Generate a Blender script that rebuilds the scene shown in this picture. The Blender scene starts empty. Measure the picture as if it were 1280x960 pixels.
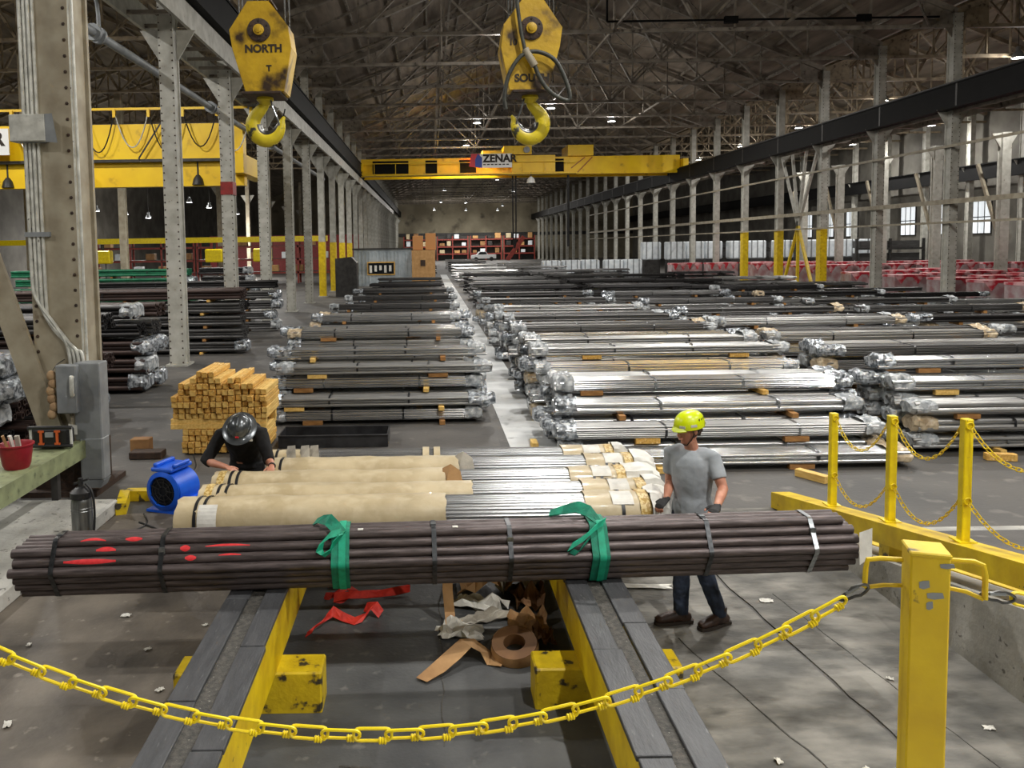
import bpy, bmesh, math, random
from mathutils import Vector, Matrix, Euler
random.seed(7)
scene = bpy.context.scene
C = scene.collection

# ------------------------------------------------------------------ camera, world, exposure
cam_d = bpy.data.cameras.new('camera')
cam = bpy.data.objects.new('camera', cam_d); C.objects.link(cam)
cam_d.sensor_width = 36.0
cam_d.lens = 1000.0 / 1280.0 * 36.0
cam_d.shift_x = (640 - 537) / 1280.0
cam_d.shift_y = -(480 - 378) / 1280.0
cam_d.clip_start = 0.05; cam_d.clip_end = 400
cam.matrix_world = (Matrix.Translation((0, 0, 3.2)) @ Euler((math.pi/2 - math.atan(.07), 0, 0)).to_matrix().to_4x4()
                    @ Matrix.Rotation(-.015, 4, 'Z'))
scene.camera = cam
w = bpy.data.worlds.new('world'); scene.world = w; w.use_nodes = True
w.node_tree.nodes['Background'].inputs[0].default_value = (.75, .8, .9, 1)
w.node_tree.nodes['Background'].inputs[1].default_value = 0.25
scene.view_settings.view_transform = 'Standard'
scene.view_settings.look = 'None'
scene.view_settings.gamma = 1
scene.view_settings.exposure = 0.0
scene.view_settings.use_curve_mapping = False
LAMP_POWER = 390

# ------------------------------------------------------------------ helpers
PI = math.pi
def V(*a): return Vector(a)
def lin(c): return tuple(((x/255)/12.92 if x/255 <= .04045 else ((x/255+.055)/1.055)**2.4) for x in c)

MATS = {}
def pm(name, c1, c2=None, scale=6, rough=.6, metal=0, bump=0, detail=5, lo=.35, hi=.65, stretch=None,
       spot=None, spot_scale=25, spot_lo=.62, spot_hi=.68, r2=None, spec=.5, coat=0, bscale=None, trans=0, emit=0):
    """procedural material: two colours mixed by noise, optional wear spots of a third colour, noise bump"""
    m = bpy.data.materials.new(name); m.use_nodes = True
    nt = m.node_tree; N = nt.nodes; L = nt.links
    b = N['Principled BSDF']
    b.inputs['Metallic'].default_value = metal; b.inputs['Roughness'].default_value = rough
    b.inputs['Specular IOR Level'].default_value = spec
    if coat: b.inputs['Coat Weight'].default_value = coat
    a1 = (*lin(c1), 1)
    tc = N.new('ShaderNodeTexCoord'); src = tc.outputs['Object']
    if stretch:
        mp = N.new('ShaderNodeMapping'); mp.inputs['Scale'].default_value = stretch
        L.new(src, mp.inputs[0]); src = mp.outputs[0]
    col = None
    if c2:
        n = N.new('ShaderNodeTexNoise'); n.inputs['Scale'].default_value = scale; n.inputs['Detail'].default_value = detail
        L.new(src, n.inputs['Vector'])
        r = N.new('ShaderNodeValToRGB'); r.color_ramp.elements[0].position = lo; r.color_ramp.elements[1].position = hi
        r.color_ramp.elements[0].color = a1; r.color_ramp.elements[1].color = (*lin(c2), 1)
        L.new(n.outputs['Fac'], r.inputs[0]); col = r.outputs[0]
        if r2 is not None:
            q = N.new('ShaderNodeMapRange'); q.inputs[1].default_value = lo; q.inputs[2].default_value = hi
            q.inputs[3].default_value = rough; q.inputs[4].default_value = r2
            L.new(n.outputs['Fac'], q.inputs[0]); L.new(q.outputs[0], b.inputs['Roughness'])
    if spot:
        n2 = N.new('ShaderNodeTexNoise'); n2.inputs['Scale'].default_value = spot_scale; n2.inputs['Detail'].default_value = 6
        L.new(src, n2.inputs['Vector'])
        q = N.new('ShaderNodeMapRange'); q.inputs[1].default_value = spot_lo; q.inputs[2].default_value = spot_hi
        L.new(n2.outputs['Fac'], q.inputs[0])
        mx = N.new('ShaderNodeMix'); mx.data_type = 'RGBA'
        L.new(q.outputs[0], mx.inputs['Factor'])
        if col: L.new(col, mx.inputs[6])
        else: mx.inputs[6].default_value = a1
        mx.inputs[7].default_value = (*lin(spot), 1); col = mx.outputs[2]
    if col: L.new(col, b.inputs['Base Color'])
    else: b.inputs['Base Color'].default_value = a1
    if bump:
        n3 = N.new('ShaderNodeTexNoise'); n3.inputs['Scale'].default_value = bscale or scale*4; n3.inputs['Detail'].default_value = 6
        L.new(src, n3.inputs['Vector'])
        bp = N.new('ShaderNodeBump'); bp.inputs['Strength'].default_value = bump; bp.inputs['Distance'].default_value = .02
        L.new(n3.outputs['Fac'], bp.inputs['Height']); L.new(bp.outputs[0], b.inputs['Normal'])
    if trans: b.inputs['Transmission Weight'].default_value = trans
    if emit:
        b.inputs['Emission Color'].default_value = a1; b.inputs['Emission Strength'].default_value = emit
    MATS[name] = m
    return m

pm('floor_asphalt', (64, 63, 61), (86, 83, 79), 0.55, .62, bump=.25, bscale=18, spot=(124, 119, 112), spot_scale=3.2, spot_lo=.58, spot_hi=.8)
pm('floor_dark', (70, 68, 66), (92, 89, 85), 0.8, .6, bump=.3, bscale=25, spot=(120, 116, 110), spot_scale=4, spot_lo=.62, spot_hi=.8)
pm('floor_plate_shaded', (60, 61, 62), (86, 87, 86), 1.8, .5, detail=12, bump=.15, bscale=30, spot=(128, 126, 120), spot_scale=7, spot_lo=.62, spot_hi=.8, metal=.0)
pm('floor_warm', (74, 68, 61), (110, 102, 91), 1.8, .6, detail=12, bump=.25, bscale=20, spot=(150, 142, 130), spot_scale=9, spot_lo=.64, spot_hi=.78)
pm('floor_concrete', (82, 81, 77), (140, 137, 129), 2.2, .75, bump=.5, bscale=20, detail=12, lo=.36, hi=.66, stretch=(.8, 1.5, 1), spot=(74, 72, 67), spot_scale=3.4, spot_lo=.5, spot_hi=.7)
pm('concrete', (150, 149, 143), (182, 180, 173), 2.2, .85, bump=.5, bscale=18, spot=(104, 102, 97), spot_scale=14, spot_lo=.64, spot_hi=.7)
pm('aisle_paint', (205, 207, 206), (172, 174, 174), 1.2, .6, bump=.1, spot=(120, 120, 118), spot_scale=2.5, spot_lo=.6, spot_hi=.75)
pm('yellow_paint', (226, 196, 16), (200, 166, 12), 5, .45, bump=.12, spot=(70, 62, 40), spot_scale=16, spot_lo=.7, spot_hi=.74)
pm('yellow_worn', (218, 190, 28), (190, 160, 20), 7, .5, bump=.25, spot=(60, 54, 40), spot_scale=7, spot_lo=.57, spot_hi=.62)
pm('yellow_bright', (238, 214, 14), (220, 192, 10), 8, .4, bump=.08, spot=(120, 100, 30), spot_scale=40, spot_lo=.7, spot_hi=.75)
pm('crane_yellow', (250, 208, 8), (236, 190, 6), .8, .45, spot=(170, 128, 12), spot_scale=1.6, spot_lo=.62, spot_hi=.8)
pm('hook_yellow', (200, 162, 28), (170, 134, 20), 5, .5, bump=.2, spot=(50, 33, 16), spot_scale=4, spot_lo=.5, spot_hi=.64)
pm('hook_body', (222, 200, 40), (188, 168, 30), 7, .4, bump=.1, spot=(60, 60, 50), spot_scale=10, spot_lo=.6, spot_hi=.68)
pm('hook_steel', (120, 120, 118), (60, 60, 60), 8, .3, metal=.9)
pm('stencil_black', (30, 24, 18), (52, 40, 24), 30, .7)
pm('rust_dark', (66, 46, 32), (40, 30, 24), 20, .7, bump=.2)
pm('rope_steel', (92, 92, 88), (60, 60, 58), 60, .45, metal=.7)
pm('hose', (66, 68, 60), (44, 45, 40), 20, .55)
pm('column_paint', (186, 185, 176), (158, 156, 146), 3, .55, bump=.1, spot=(110, 98, 82), spot_scale=6, spot_lo=.68, spot_hi=.74)
pm('column_tan', (164, 156, 136), (138, 128, 108), 3, .6, bump=.1, spot=(110, 96, 76), spot_scale=4, spot_lo=.68, spot_hi=.76)
pm('truss_paint', (148, 140, 128), (112, 104, 94), 2, .65, spot=(60, 50, 42), spot_scale=4, spot_lo=.6, spot_hi=.7)
pm('truss_tan', (158, 144, 120), (116, 103, 84), 2, .65, spot=(76, 64, 50), spot_scale=4, spot_lo=.6, spot_hi=.7)
pm('roof_deck', (146, 134, 120), (112, 102, 91), .5, .9, stretch=(4, .4, 1), spot=(86, 77, 68), spot_scale=.6, spot_lo=.55, spot_hi=.8)
pm('roof_tan', (136, 126, 111), (108, 98, 85), .5, .9, stretch=(4, .4, 1))
pm('black_girder', (9, 9, 10), (15, 15, 15), 2, .7, spec=.2)
pm('dark_steel', (44, 43, 42), (62, 60, 58), 4, .5, metal=.3)
pm('tray_steel', (52, 52, 54), (74, 74, 76), 4, .38, metal=.6)
pm('wall_siding', (112, 109, 101), (86, 83, 76), .6, .8, spot=(92, 86, 76), spot_scale=.9, spot_lo=.6, spot_hi=.75)
pm('wall_plaster', (158, 150, 128), (120, 112, 94), .22, .9, spot=(86, 80, 68), spot_scale=.5, spot_lo=.56, spot_hi=.75)
pm('red_paint', (150, 30, 28), (120, 24, 22), 6, .5)
pm('window_light', (226, 232, 236), rough=.2, emit=.8)
pm('pipe_dark', (106, 96, 95), (70, 62, 61), 9, .45, metal=.45, stretch=(.6, 6, 6), bump=.08, bscale=70, spot=(150, 142, 138), spot_scale=30, spot_lo=.66, spot_hi=.8)
pm('pipe_bore', (24, 22, 21), rough=.8)
pm('paint_red_mark', (232, 58, 62), (214, 44, 50), 30, .6)
pm('strap_steel', (58, 60, 62), (84, 86, 88), 30, .35, metal=.8)
pm('strap_bright', (160, 164, 166), (120, 124, 126), 30, .28, metal=.85)
pm('strap_black', (26, 27, 30), rough=.4)
pm('sling_green', (12, 142, 110), (8, 112, 88), 18, .65, bump=.15, bscale=120)
pm('sling_green_light', (20, 172, 134), (14, 146, 112), 18, .6)
pm('sling_red', (232, 62, 44), (204, 44, 34), 16, .6, bump=.15, bscale=100)
pm('plank_rubber', (76, 77, 79), (62, 63, 65), 4, .5, bump=.25, stretch=(5, 1, 5), spot=(112, 113, 113), spot_scale=10, spot_lo=.66, spot_hi=.78)
pm('groove_dirt', (58, 57, 54), (86, 83, 77), 30, .8, bump=.5, spot=(160, 156, 146), spot_scale=60, spot_lo=.68, spot_hi=.72)
pm('kraft_wrap', (198, 182, 148), (178, 161, 126), 4, .42, bump=.25, bscale=14, spot=(206, 192, 160), spot_scale=7, spot_lo=.5, spot_hi=.75, coat=.35)
pm('kraft_brown', (176, 138, 92), (150, 112, 70), 5, .7, bump=.2)
pm('kraft_inside', (128, 92, 56), (104, 72, 44), 6, .75)
pm('paper_grey', (190, 184, 170), (150, 144, 132), 7, .55, bump=.2)
pm('paper_white', (226, 224, 216), (200, 198, 190), 8, .6, bump=.15)
pm('tape_gold', (176, 142, 70), (214, 190, 130), 40, .45, lo=.48, hi=.52)
pm('rod_bright', (216, 217, 217), (168, 170, 171), 6, .2, metal=.8, stretch=(.3, 8, 8))
pm('rod_dull', (178, 178, 176), (132, 132, 131), 6, .32, metal=.6, stretch=(.3, 8, 8))
pm('rod_dark', (98, 97, 96), (66, 65, 65), 6, .38, metal=.5, stretch=(.3, 8, 8))
pm('rod_rust', (74, 56, 50), (50, 40, 38), 5, .55, metal=.3, stretch=(.3, 6, 6))
pm('rod_black', (48, 46, 46), (30, 29, 30), 6, .45, metal=.4, stretch=(.3, 8, 8))
pm('rod_green', (28, 122, 84), (20, 96, 66), 4, .45)
pm('plastic_wrap', (214, 218, 220), (150, 156, 160), 9, .18, lo=.4, hi=.6, bump=.6, bscale=20, trans=.25)
pm('plastic_tan', (196, 180, 152), (150, 132, 106), 9, .3, lo=.4, hi=.6, bump=.5, bscale=20)
pm('plastic_foil', (200, 206, 212), (96, 102, 108), 14, .2, metal=.5, lo=.42, hi=.6, bump=.6, bscale=30)
pm('timber', (222, 178, 92), (190, 142, 62), 5, .75, stretch=(6, 1, 6), bump=.1, spot=(232, 204, 142), spot_scale=4, spot_lo=.55, spot_hi=.7)
pm('timber_pale', (232, 196, 116), (210, 168, 86), 5, .75, stretch=(6, 1, 6), bump=.1)
pm('timber_brown', (170, 124, 70), (140, 98, 52), 5, .8, stretch=(1, 6, 6), bump=.1)
pm('skin', (198, 142, 116), (182, 122, 98), 14, .5)
pm('skin_lip', (164, 92, 84), rough=.5)
pm('eye_white', (226, 222, 216), rough=.3)
pm('hair_brown', (74, 50, 34), (50, 34, 24), 40, .6)
pm('shirt_grey', (168, 174, 179), (150, 156, 161), 8, .85, bump=.25, bscale=14)
pm('denim', (48, 60, 82), (30, 38, 54), 14, .85, bump=.2, bscale=40)
pm('boot_brown', (70, 48, 36), (46, 32, 25), 16, .5, bump=.15)
pm('boot_sole', (52, 44, 38), rough=.8)
pm('helmet_lime', (216, 232, 10), (204, 220, 6), 8, .3, coat=.4)
pm('black_plastic', (24, 24, 25), (34, 34, 35), 20, .45)
pm('black_cloth', (8, 8, 10), (15, 15, 18), 8, .9, bump=.3, bscale=14)
pm('helmet_grey', (92, 96, 98), (66, 70, 73), 9, .25, metal=.5, coat=.5)
pm('glove_black', (26, 26, 27), (38, 38, 38), 20, .75)
pm('reflective', (206, 206, 200), rough=.4)
pm('fan_blue', (18, 92, 214), (12, 76, 190), 5, .4)
pm('fan_dark', (22, 26, 36), rough=.5)
pm('galv_grey', (150, 154, 156), (126, 130, 133), 4, .5, metal=.15, bump=.05)
pm('conduit', (222, 222, 214), (186, 186, 178), 8, .4, metal=.3, spot=(90, 88, 82), spot_scale=20, spot_lo=.66, spot_hi=.74)
pm('bench_green', (138, 146, 108), (116, 122, 90), 6, .6, bump=.15, spot=(88, 96, 70), spot_scale=12, spot_lo=.6, spot_hi=.7)
pm('bucket_red', (150, 24, 38), (128, 18, 30), 6, .45)
pm('radio_orange', (206, 96, 46), rough=.5)
pm('canister_steel', (140, 142, 140), (96, 98, 98), 5, .3, metal=.8, stretch=(6, 6, .6))
pm('brick_tan', (176, 148, 112), (150, 120, 88), 12, .9, bump=.4)
pm('cable_black', (20, 20, 21), rough=.55)
pm('trailer_grey', (172, 180, 184), (148, 158, 164), 2, .6)
pm('cardboard', (190, 148, 96), (170, 128, 78), 4, .8)
pm('orange_board', (178, 124, 72), rough=.75)
pm('truck_white', (226, 228, 228), rough=.3)
pm('glass_dark', (24, 28, 32), rough=.1)
pm('rack_red', (138, 52, 40), (110, 40, 32), 4, .6)
pm('tote_white', (232, 237, 240), (206, 214, 220), 2, .5)
pm('pallet_red', (176, 30, 48), (214, 168, 170), 2.2, .4, lo=.45, hi=.6)
pm('pallet_pink', (150, 110, 112), (176, 168, 168), 1.5, .35, lo=.4, hi=.6)
pm('sign_white', (236, 236, 232), rough=.5)
pm('sign_red', (206, 26, 40), rough=.5)
pm('sign_blue', (30, 60, 160), rough=.5)
pm('lamp_lens', (255, 250, 240), rough=.4, emit=26)
pm('lamp_lens_far', (255, 250, 240), rough=.4, emit=26)
pm('extinguisher_red', (188, 20, 24), rough=.35)
pm('crate_brown', (150, 112, 70), (120, 86, 52), 3, .8)

class MB:
    """collects shapes; build() links them as ONE mesh object"""
    def __init__(s): s.v = []; s.f = []
    def add(s, vs, fs):
        o = len(s.v); s.v += [tuple(p) for p in vs]; s.f += [tuple(i+o for i in f) for f in fs]; return s
    def box(s, c, d, M=None):
        x, y, z = d[0]/2, d[1]/2, d[2]/2
        vs = [Vector((a*x, b*y, e*z)) for a in (-1, 1) for b in (-1, 1) for e in (-1, 1)]
        if M is not None: vs = [M @ p for p in vs]
        c = Vector(c)
        return s.add([p + c for p in vs], [(0,1,3,2),(4,6,7,5),(0,4,5,1),(2,3,7,6),(0,2,6,4),(1,5,7,3)])
    def bx(s, x0, x1, y0, y1, z0, z1): return s.box(((x0+x1)/2, (y0+y1)/2, (z0+z1)/2), (abs(x1-x0), abs(y1-y0), abs(z1-z0)))
    def bev(s, c, d, b=.01, M=None):
        """box with chamfered edges along all sides"""
        x, y, z = d[0]/2, d[1]/2, d[2]/2; b = min(b, x*.9, y*.9, z*.9)
        bm = bmesh.new(); bmesh.ops.create_cube(bm, size=1)
        bmesh.ops.scale(bm, vec=d, verts=bm.verts)
        bmesh.ops.bevel(bm, geom=list(bm.edges), offset=b, segments=1, affect='EDGES')
        bm.verts.index_update(); vs = [q.co.copy() for q in bm.verts]; fs = [[q.index for q in f.verts] for f in bm.faces]; bm.free()
        if M is not None: vs = [M @ p for p in vs]
        c = Vector(c); return s.add([p + c for p in vs], fs)
    def bar(s, p, q, w, h, up=(0, 0, 1)):
        p, q = Vector(p), Vector(q); t = (q-p).normalized(); up = Vector(up)
        if abs(t.dot(up)) > .98: up = Vector((0, 1, 0))
        a = t.cross(up).normalized(); b = a.cross(t).normalized()
        vs = [e + a*(i*w/2) + b*(j*h/2) for e in (p, q) for i, j in ((-1,-1),(1,-1),(1,1),(-1,1))]
        return s.add(vs, [(3,2,1,0),(4,5,6,7)] + [(i, (i+1) % 4, 4+(i+1) % 4, 4+i) for i in range(4)])
    def tube(s, pts, r, n=8, closed=False, cap=True):
        pts = [Vector(p) for p in pts]; k = len(pts)
        rr = r if isinstance(r, (list, tuple)) else [r]*k
        o = len(s.v); prev = None
        for i, p in enumerate(pts):
            if closed: t = pts[(i+1) % k] - pts[i-1]
            else: t = pts[min(i+1, k-1)] - pts[max(i-1, 0)]
            t.normalize()
            if prev is None:
                ref = Vector((0, 0, 1)) if abs(t.z) < .9 else Vector((1, 0, 0))
                a = t.cross(ref).normalized()
            else:
                a = (prev - t*prev.dot(t)).normalized()
            prev = a; b = t.cross(a)
            for j in range(n):
                g = 2*PI*j/n; s.v.append(tuple(p + (a*math.cos(g) + b*math.sin(g))*rr[i]))
        for i in range(k if closed else k-1):
            i2 = (i+1) % k
            for j in range(n): s.f.append((o+i*n+j, o+i*n+(j+1) % n, o+i2*n+(j+1) % n, o+i2*n+j))
        if cap and not closed:
            s.f.append(tuple(o+j for j in reversed(range(n)))); s.f.append(tuple(o+(k-1)*n+j for j in range(n)))
        return s
    def cyl(s, p, q, r, n=12, cap=True): return s.tube([p, q], r, n, cap=cap)
    def ring(s, p, q, r, ri, n=16):
        """hollow tube"""
        p, q = Vector(p), Vector(q); t = (q-p).normalized(); ref = Vector((0, 0, 1)) if abs(t.z) < .9 else Vector((1, 0, 0))
        a = t.cross(ref).normalized(); b = t.cross(a); o = len(s.v)
        for e, R in ((p, r), (q, r), (q, ri), (p, ri)):
            for j in range(n):
                g = 2*PI*j/n; s.v.append(tuple(e + (a*math.cos(g)+b*math.sin(g))*R))
        for k in range(4):
            for j in range(n): s.f.append((o+k*n+j, o+k*n+(j+1) % n, o+((k+1) % 4)*n+(j+1) % n, o+((k+1) % 4)*n+j))
        return s
    def lathe(s, prof, n=16, o=(0, 0, 0), M=None, cap=True):
        """prof: (radius, height) pairs, about Z (or M)"""
        b = len(s.v); o = Vector(o)
        for r, z in prof:
            for j in range(n):
                p = Vector((r*math.cos(2*PI*j/n), r*math.sin(2*PI*j/n), z))
                if M is not None: p = M @ p
                s.v.append(tuple(p + o))
        k = len(prof)
        for i in range(k-1):
            for j in range(n): s.f.append((b+i*n+j, b+i*n+(j+1) % n, b+(i+1)*n+(j+1) % n, b+(i+1)*n+j))
        if cap:
            s.f.append(tuple(b+j for j in reversed(range(n)))); s.f.append(tuple(b+(k-1)*n+j for j in range(n)))
        return s
    def prism(s, out, d0, d1, M=None):
        """2D outline (x,z) extruded along y from d0 to d1"""
        n = len(out); vs = [Vector((x, d, z)) for d in (d0, d1) for x, z in out]
        if M is not None: vs = [M @ p for p in vs]
        return s.add(vs, [tuple(range(n)), tuple(reversed(range(n, 2*n)))] + [(i, n+i, n+(i+1) % n, (i+1) % n) for i in range(n)])
    def ribbon(s, pts, wv, th=.004):
        """a flat band: pts centre line, wv width vectors (one or per point)"""
        pts = [Vector(p) for p in pts]; k = len(pts)
        W = [Vector(x) for x in wv] if isinstance(wv[0], (tuple, list, Vector)) else [Vector(wv)]*k
        o = len(s.v)
        for i, p in enumerate(pts):
            t = (pts[min(i+1, k-1)] - pts[max(i-1, 0)]).normalized(); n = t.cross(W[i])
            n = n.normalized()*th/2 if n.length > 1e-6 else Vector((0, 0, th/2))
            for q in (p-W[i]/2+n, p+W[i]/2+n, p+W[i]/2-n, p-W[i]/2-n): s.v.append(tuple(q))
        for i in range(k-1):
            for j in range(4): s.f.append((o+i*4+j, o+i*4+(j+1) % 4, o+(i+1)*4+(j+1) % 4, o+(i+1)*4+j))
        s.f.append((o+3, o+2, o+1, o)); s.f.append(tuple(o+(k-1)*4+j for j in range(4)))
        return s
    def mesh(s, name, m, smooth=False):
        me = bpy.data.meshes.new(name); me.from_pydata(s.v, [], s.f)
        bm = bmesh.new(); bm.from_mesh(me); bmesh.ops.recalc_face_normals(bm, faces=bm.faces); bm.to_mesh(me); bm.free()
        me.materials.append(MATS[m] if isinstance(m, str) else m)
        if smooth:
            me.polygons.foreach_set('use_smooth', [True]*len(me.polygons))
            try: me.set_sharp_from_angle(angle=math.radians(38))
            except Exception: pass
        me.update(); return me
    def build(s, name, m, parent=None, smooth=False, loc=None, rot=None):
        return put(name, s.mesh(name, m, smooth), parent, loc, rot)

def put(name, me, parent=None, loc=None, rot=None):
    o = bpy.data.objects.new(name, me); C.objects.link(o)
    if parent: o.parent = parent
    if loc is not None: o.location = loc
    if rot is not None: o.rotation_euler = rot
    return o
def tag(o, label=None, cat=None, group=None, kind=None):
    if label: o['label'] = label
    if cat: o['category'] = cat
    if group: o['group'] = group
    if kind: o['kind'] = kind
    return o
def thing(name, label, cat, loc=(0, 0, 0), rz=0, group=None, kind=None):
    o = bpy.data.objects.new(name, None); C.objects.link(o); o.location = loc; o.rotation_euler = (0, 0, rz)
    o.empty_display_size = .1
    return tag(o, label, cat, group, kind)
def copy_tree(o, loc=None, rz=None, label=None, group=None):
    r = o.copy(); C.objects.link(r)
    if loc is not None: r.location = loc
    if rz is not None: r.rotation_euler = (0, 0, rz)
    if label: r['label'] = label
    if group: r['group'] = group
    for ch in KIDS(o):
        c = ch.copy(); C.objects.link(c); c.parent = r
        for g in KIDS(ch):
            d = g.copy(); C.objects.link(d); d.parent = c
    return r
def KIDS(o): return list(o.children)
ORD = ('first second third fourth fifth sixth seventh eighth ninth tenth eleventh twelfth thirteenth fourteenth fifteenth sixteenth '
       'seventeenth eighteenth nineteenth twentieth').split() + ['twenty-' + x for x in 'first second third fourth fifth sixth seventh eighth ninth'.split()] + ['thirtieth'] + ['thirty-' + x for x in 'first second third fourth fifth sixth seventh eighth ninth'.split()]
def evaluated(t):
    """mesh of an object with its modifiers, read in a small scene of its own"""
    s2 = bpy.data.scenes.new('bench'); s2.collection.objects.link(t)
    with bpy.context.temp_override(scene=s2, view_layer=s2.view_layers[0]): dg = bpy.context.evaluated_depsgraph_get()
    me = bpy.data.meshes.new_from_object(t.evaluated_get(dg))
    bpy.data.objects.remove(t); bpy.data.scenes.remove(s2); return me
def text_mesh(name, s, size, m, parent, loc, rot, depth=.002):
    cu = bpy.data.curves.new(name, 'FONT'); cu.body = s; cu.size = size; cu.extrude = depth; cu.offset = size*.04; cu.align_x = 'CENTER'; cu.align_y = 'CENTER'
    t = bpy.data.objects.new(name + '_tmp', cu); me = evaluated(t); me.materials.clear(); me.materials.append(MATS[m])
    return put(name, me, parent, loc, rot)
def noise3(p, s=1.0, seed=0):
    from mathutils import noise
    return noise.noise(Vector(p)*s + Vector((seed*7.3, seed*3.1, seed*1.7)))
# ------------------------------------------------------------------ the building
XL, XR = -7.0, 24.4           # column lines of the main bay
LBX, RBX = -38.4, 47.0        # outer walls
Y0, Y1 = -14.0, 185.0
BAY = 6.1
CHORD = 12.95; EAVE = 13.6; RIDGE = 20.0
def struct(name, mb, m, label=None, parent=None, smooth=False):
    o = mb.build(name, m, parent, smooth)
    if not parent: tag(o, label, None, None, 'structure')
    return o
struct('floor', MB().bx(LBX, RBX, Y0, Y1, -.2, 0), 'floor_asphalt', 'worn dark grey warehouse floor')
# slabs of the work area, about a centimetre proud of the asphalt
struct('floor_slab', MB().bx(-3.86, -1.62, 2.4, 9.55, -.05, .008), 'floor_warm', 'brownish worn slab beside the first trestle beam')
struct('floor_slab', MB().bx(-1.60, 1.58, 2.4, 7.9, -.05, .010), 'floor_plate_shaded', 'grey slab between the two trestle beams, shade in its colour')  # grey plate floor, colour darkened for the shading between the beams
def slab_poly(name, pts, z1, m, label):
    n = len(pts); mb = MB()
    mb.add([(x, y, z) for z in (-.05, z1) for x, y in pts], [tuple(range(n)), tuple(range(n, 2*n))] + [(i, (i+1) % n, n+(i+1) % n, n+i) for i in range(n)])
    return struct(name, mb, m, label)
J = [(3.02-.098*k*.2+random.uniform(-.014, .014), 4.2+.2*k) for k in range(27)]
slab_poly('floor_slab', [(1.60, 2.4), (3.1, 2.4)] + [(x-.012-.006*(i % 2), y) for i, (x, y) in enumerate(J)] + [(1.60, 9.4)], .009, 'floor_concrete', 'pale concrete slab beside the second trestle beam')
slab_poly('floor_slab', [(3.13, 2.4), (4.03, 2.4), (4.03, 9.4)] + [(x+.012+.006*(i % 3), y) for i, (x, y) in reversed(list(enumerate(J)))], .011, 'floor_concrete', 'pale concrete slab at the foot of the ramp wall')
slab_poly('floor_slab', [(1.25, 9.9), (2.02, 9.9), (1.98, 30), (1.95, 90), (1.25, 90), (1.22, 30)], .006, 'aisle_paint', 'pale painted aisle strip between the tube stacks')
slab_poly('floor_slab', [(-2.9, 9.7), (1.1, 9.7), (1.1, 14.0), (-2.9, 14.0)], .005, 'floor_dark', 'dark slab under the trough')
struct('floor_pad', MB().bev((-5.1, 7.6, .09), (2.5, 4.0, .18), .02), 'concrete', 'raised pale concrete pad beside the canister')
# cracks: thin dark-filled strips with their own wandering shape
def crack(pts, wd, label):
    mb = MB()
    for i in range(len(pts)-1):
        a, b = Vector((*pts[i], .0125)), Vector((*pts[i+1], .0125)); mb.bar(a, b, wd*(.6+.8*random.random()), .003)
    return struct('floor_crack', mb, 'groove_dirt', label)
crack([(3.45-.02*i+random.uniform(-.01, .01), 4.2+.15*i) for i in range(20)], .006, 'hairline crack near the ramp wall')
crack([(-.6+.17*i+.02*math.sin(i*2.3), 4.72-.05*i+.03*math.sin(i*1.7)) for i in range(13)], .012, 'thin crack across the dark slab near the chain')
crack([(.05+.015*math.sin(i*1.9), 4.9+.16*i) for i in range(15)], .010, 'thin seam along the dark slab between beams')
crack([(2.5-.03*i+random.uniform(-.012, .012), 4.1+.12*i) for i in range(19)], .008, 'faint crack in the concrete beside the beam')

struct('wall_far', MB().bx(LBX, RBX, Y1, Y1+.3, 0, 22), 'wall_plaster', 'stained plaster end wall')
struct('wall_left', MB().bx(LBX-.3, LBX, Y0, Y1, 0, 14), 'wall_siding', 'outer wall of the bay with the yellow crane')
struct('wall_right', MB().bx(RBX, RBX+.3, Y0, Y1, 0, 14), 'wall_siding', 'outer wall beyond the red pallets')
struct('wall_near', MB().bx(LBX, RBX, Y0-.3, Y0, 0, 22), 'wall_siding', 'wall behind the camera platform')
def gable(name, x0, x1, ridge, m, label):
    xm = (x0+x1)/2; mb = MB()
    for a, b in ((x0, xm), (xm, x1)):
        za, zb = (EAVE+.35, ridge+.35) if a == x0 else (ridge+.35, EAVE+.35)
        mb.add([(a, Y0, za), (b, Y0, zb), (b, Y1, zb), (a, Y1, za), (a, Y0, za+.1), (b, Y0, zb+.1), (b, Y1, zb+.1), (a, Y1, za+.1)],
               [(0,1,2,3), (4,7,6,5), (0,4,5,1), (2,6,7,3), (1,5,6,2), (0,3,7,4)])
    struct(name, mb, m, label)
gable('ceiling', XL, XR, RIDGE, 'roof_deck', 'dark sloping roof deck over the main bay')
gable('ceiling', LBX, XL, RIDGE-.6, 'roof_tan', 'brown sloping roof deck over the bay with the yellow crane')
gable('ceiling', XR, RBX, 18.2, 'roof_tan', 'brown sloping roof deck over the bay with red pallets')

def truss_members(x0, x1, ridge, n=8):
    xm = (x0+x1)/2; B = []; xs = [x0+(x1-x0)*i/n for i in range(n+1)]
    zt = [EAVE + (ridge-EAVE)*(1-abs(2*i/n-1)) for i in range(n+1)]
    B.append(('bottom_chord', (x0, 0, CHORD), (x1, 0, CHORD), .16, .2))
    B.append(('top_chord', (x0, 0, EAVE), (xm, 0, ridge), .26, .3)); B.append(('top_chord', (xm, 0, ridge), (x1, 0, EAVE), .26, .3))
    h = n//2
    for i in range(1, n):
        B.append(('web_post', (xs[i], 0, CHORD), (xs[i], 0, zt[i]), .08, .12))
    for i in range(1, h):
        for sg in (0, 1):
            x = lambda q: q if not sg else x0+x1-q
            B.append(('web_diagonal', (x(xs[i]), 0, CHORD), (x(xs[i+1]), 0, zt[i+1]), .12, .2) if i % 2 else ('web_diagonal', (x(xs[i]), 0, zt[i]), (x(xs[i+1]), 0, CHORD), .10, .14))
    return B
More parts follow.
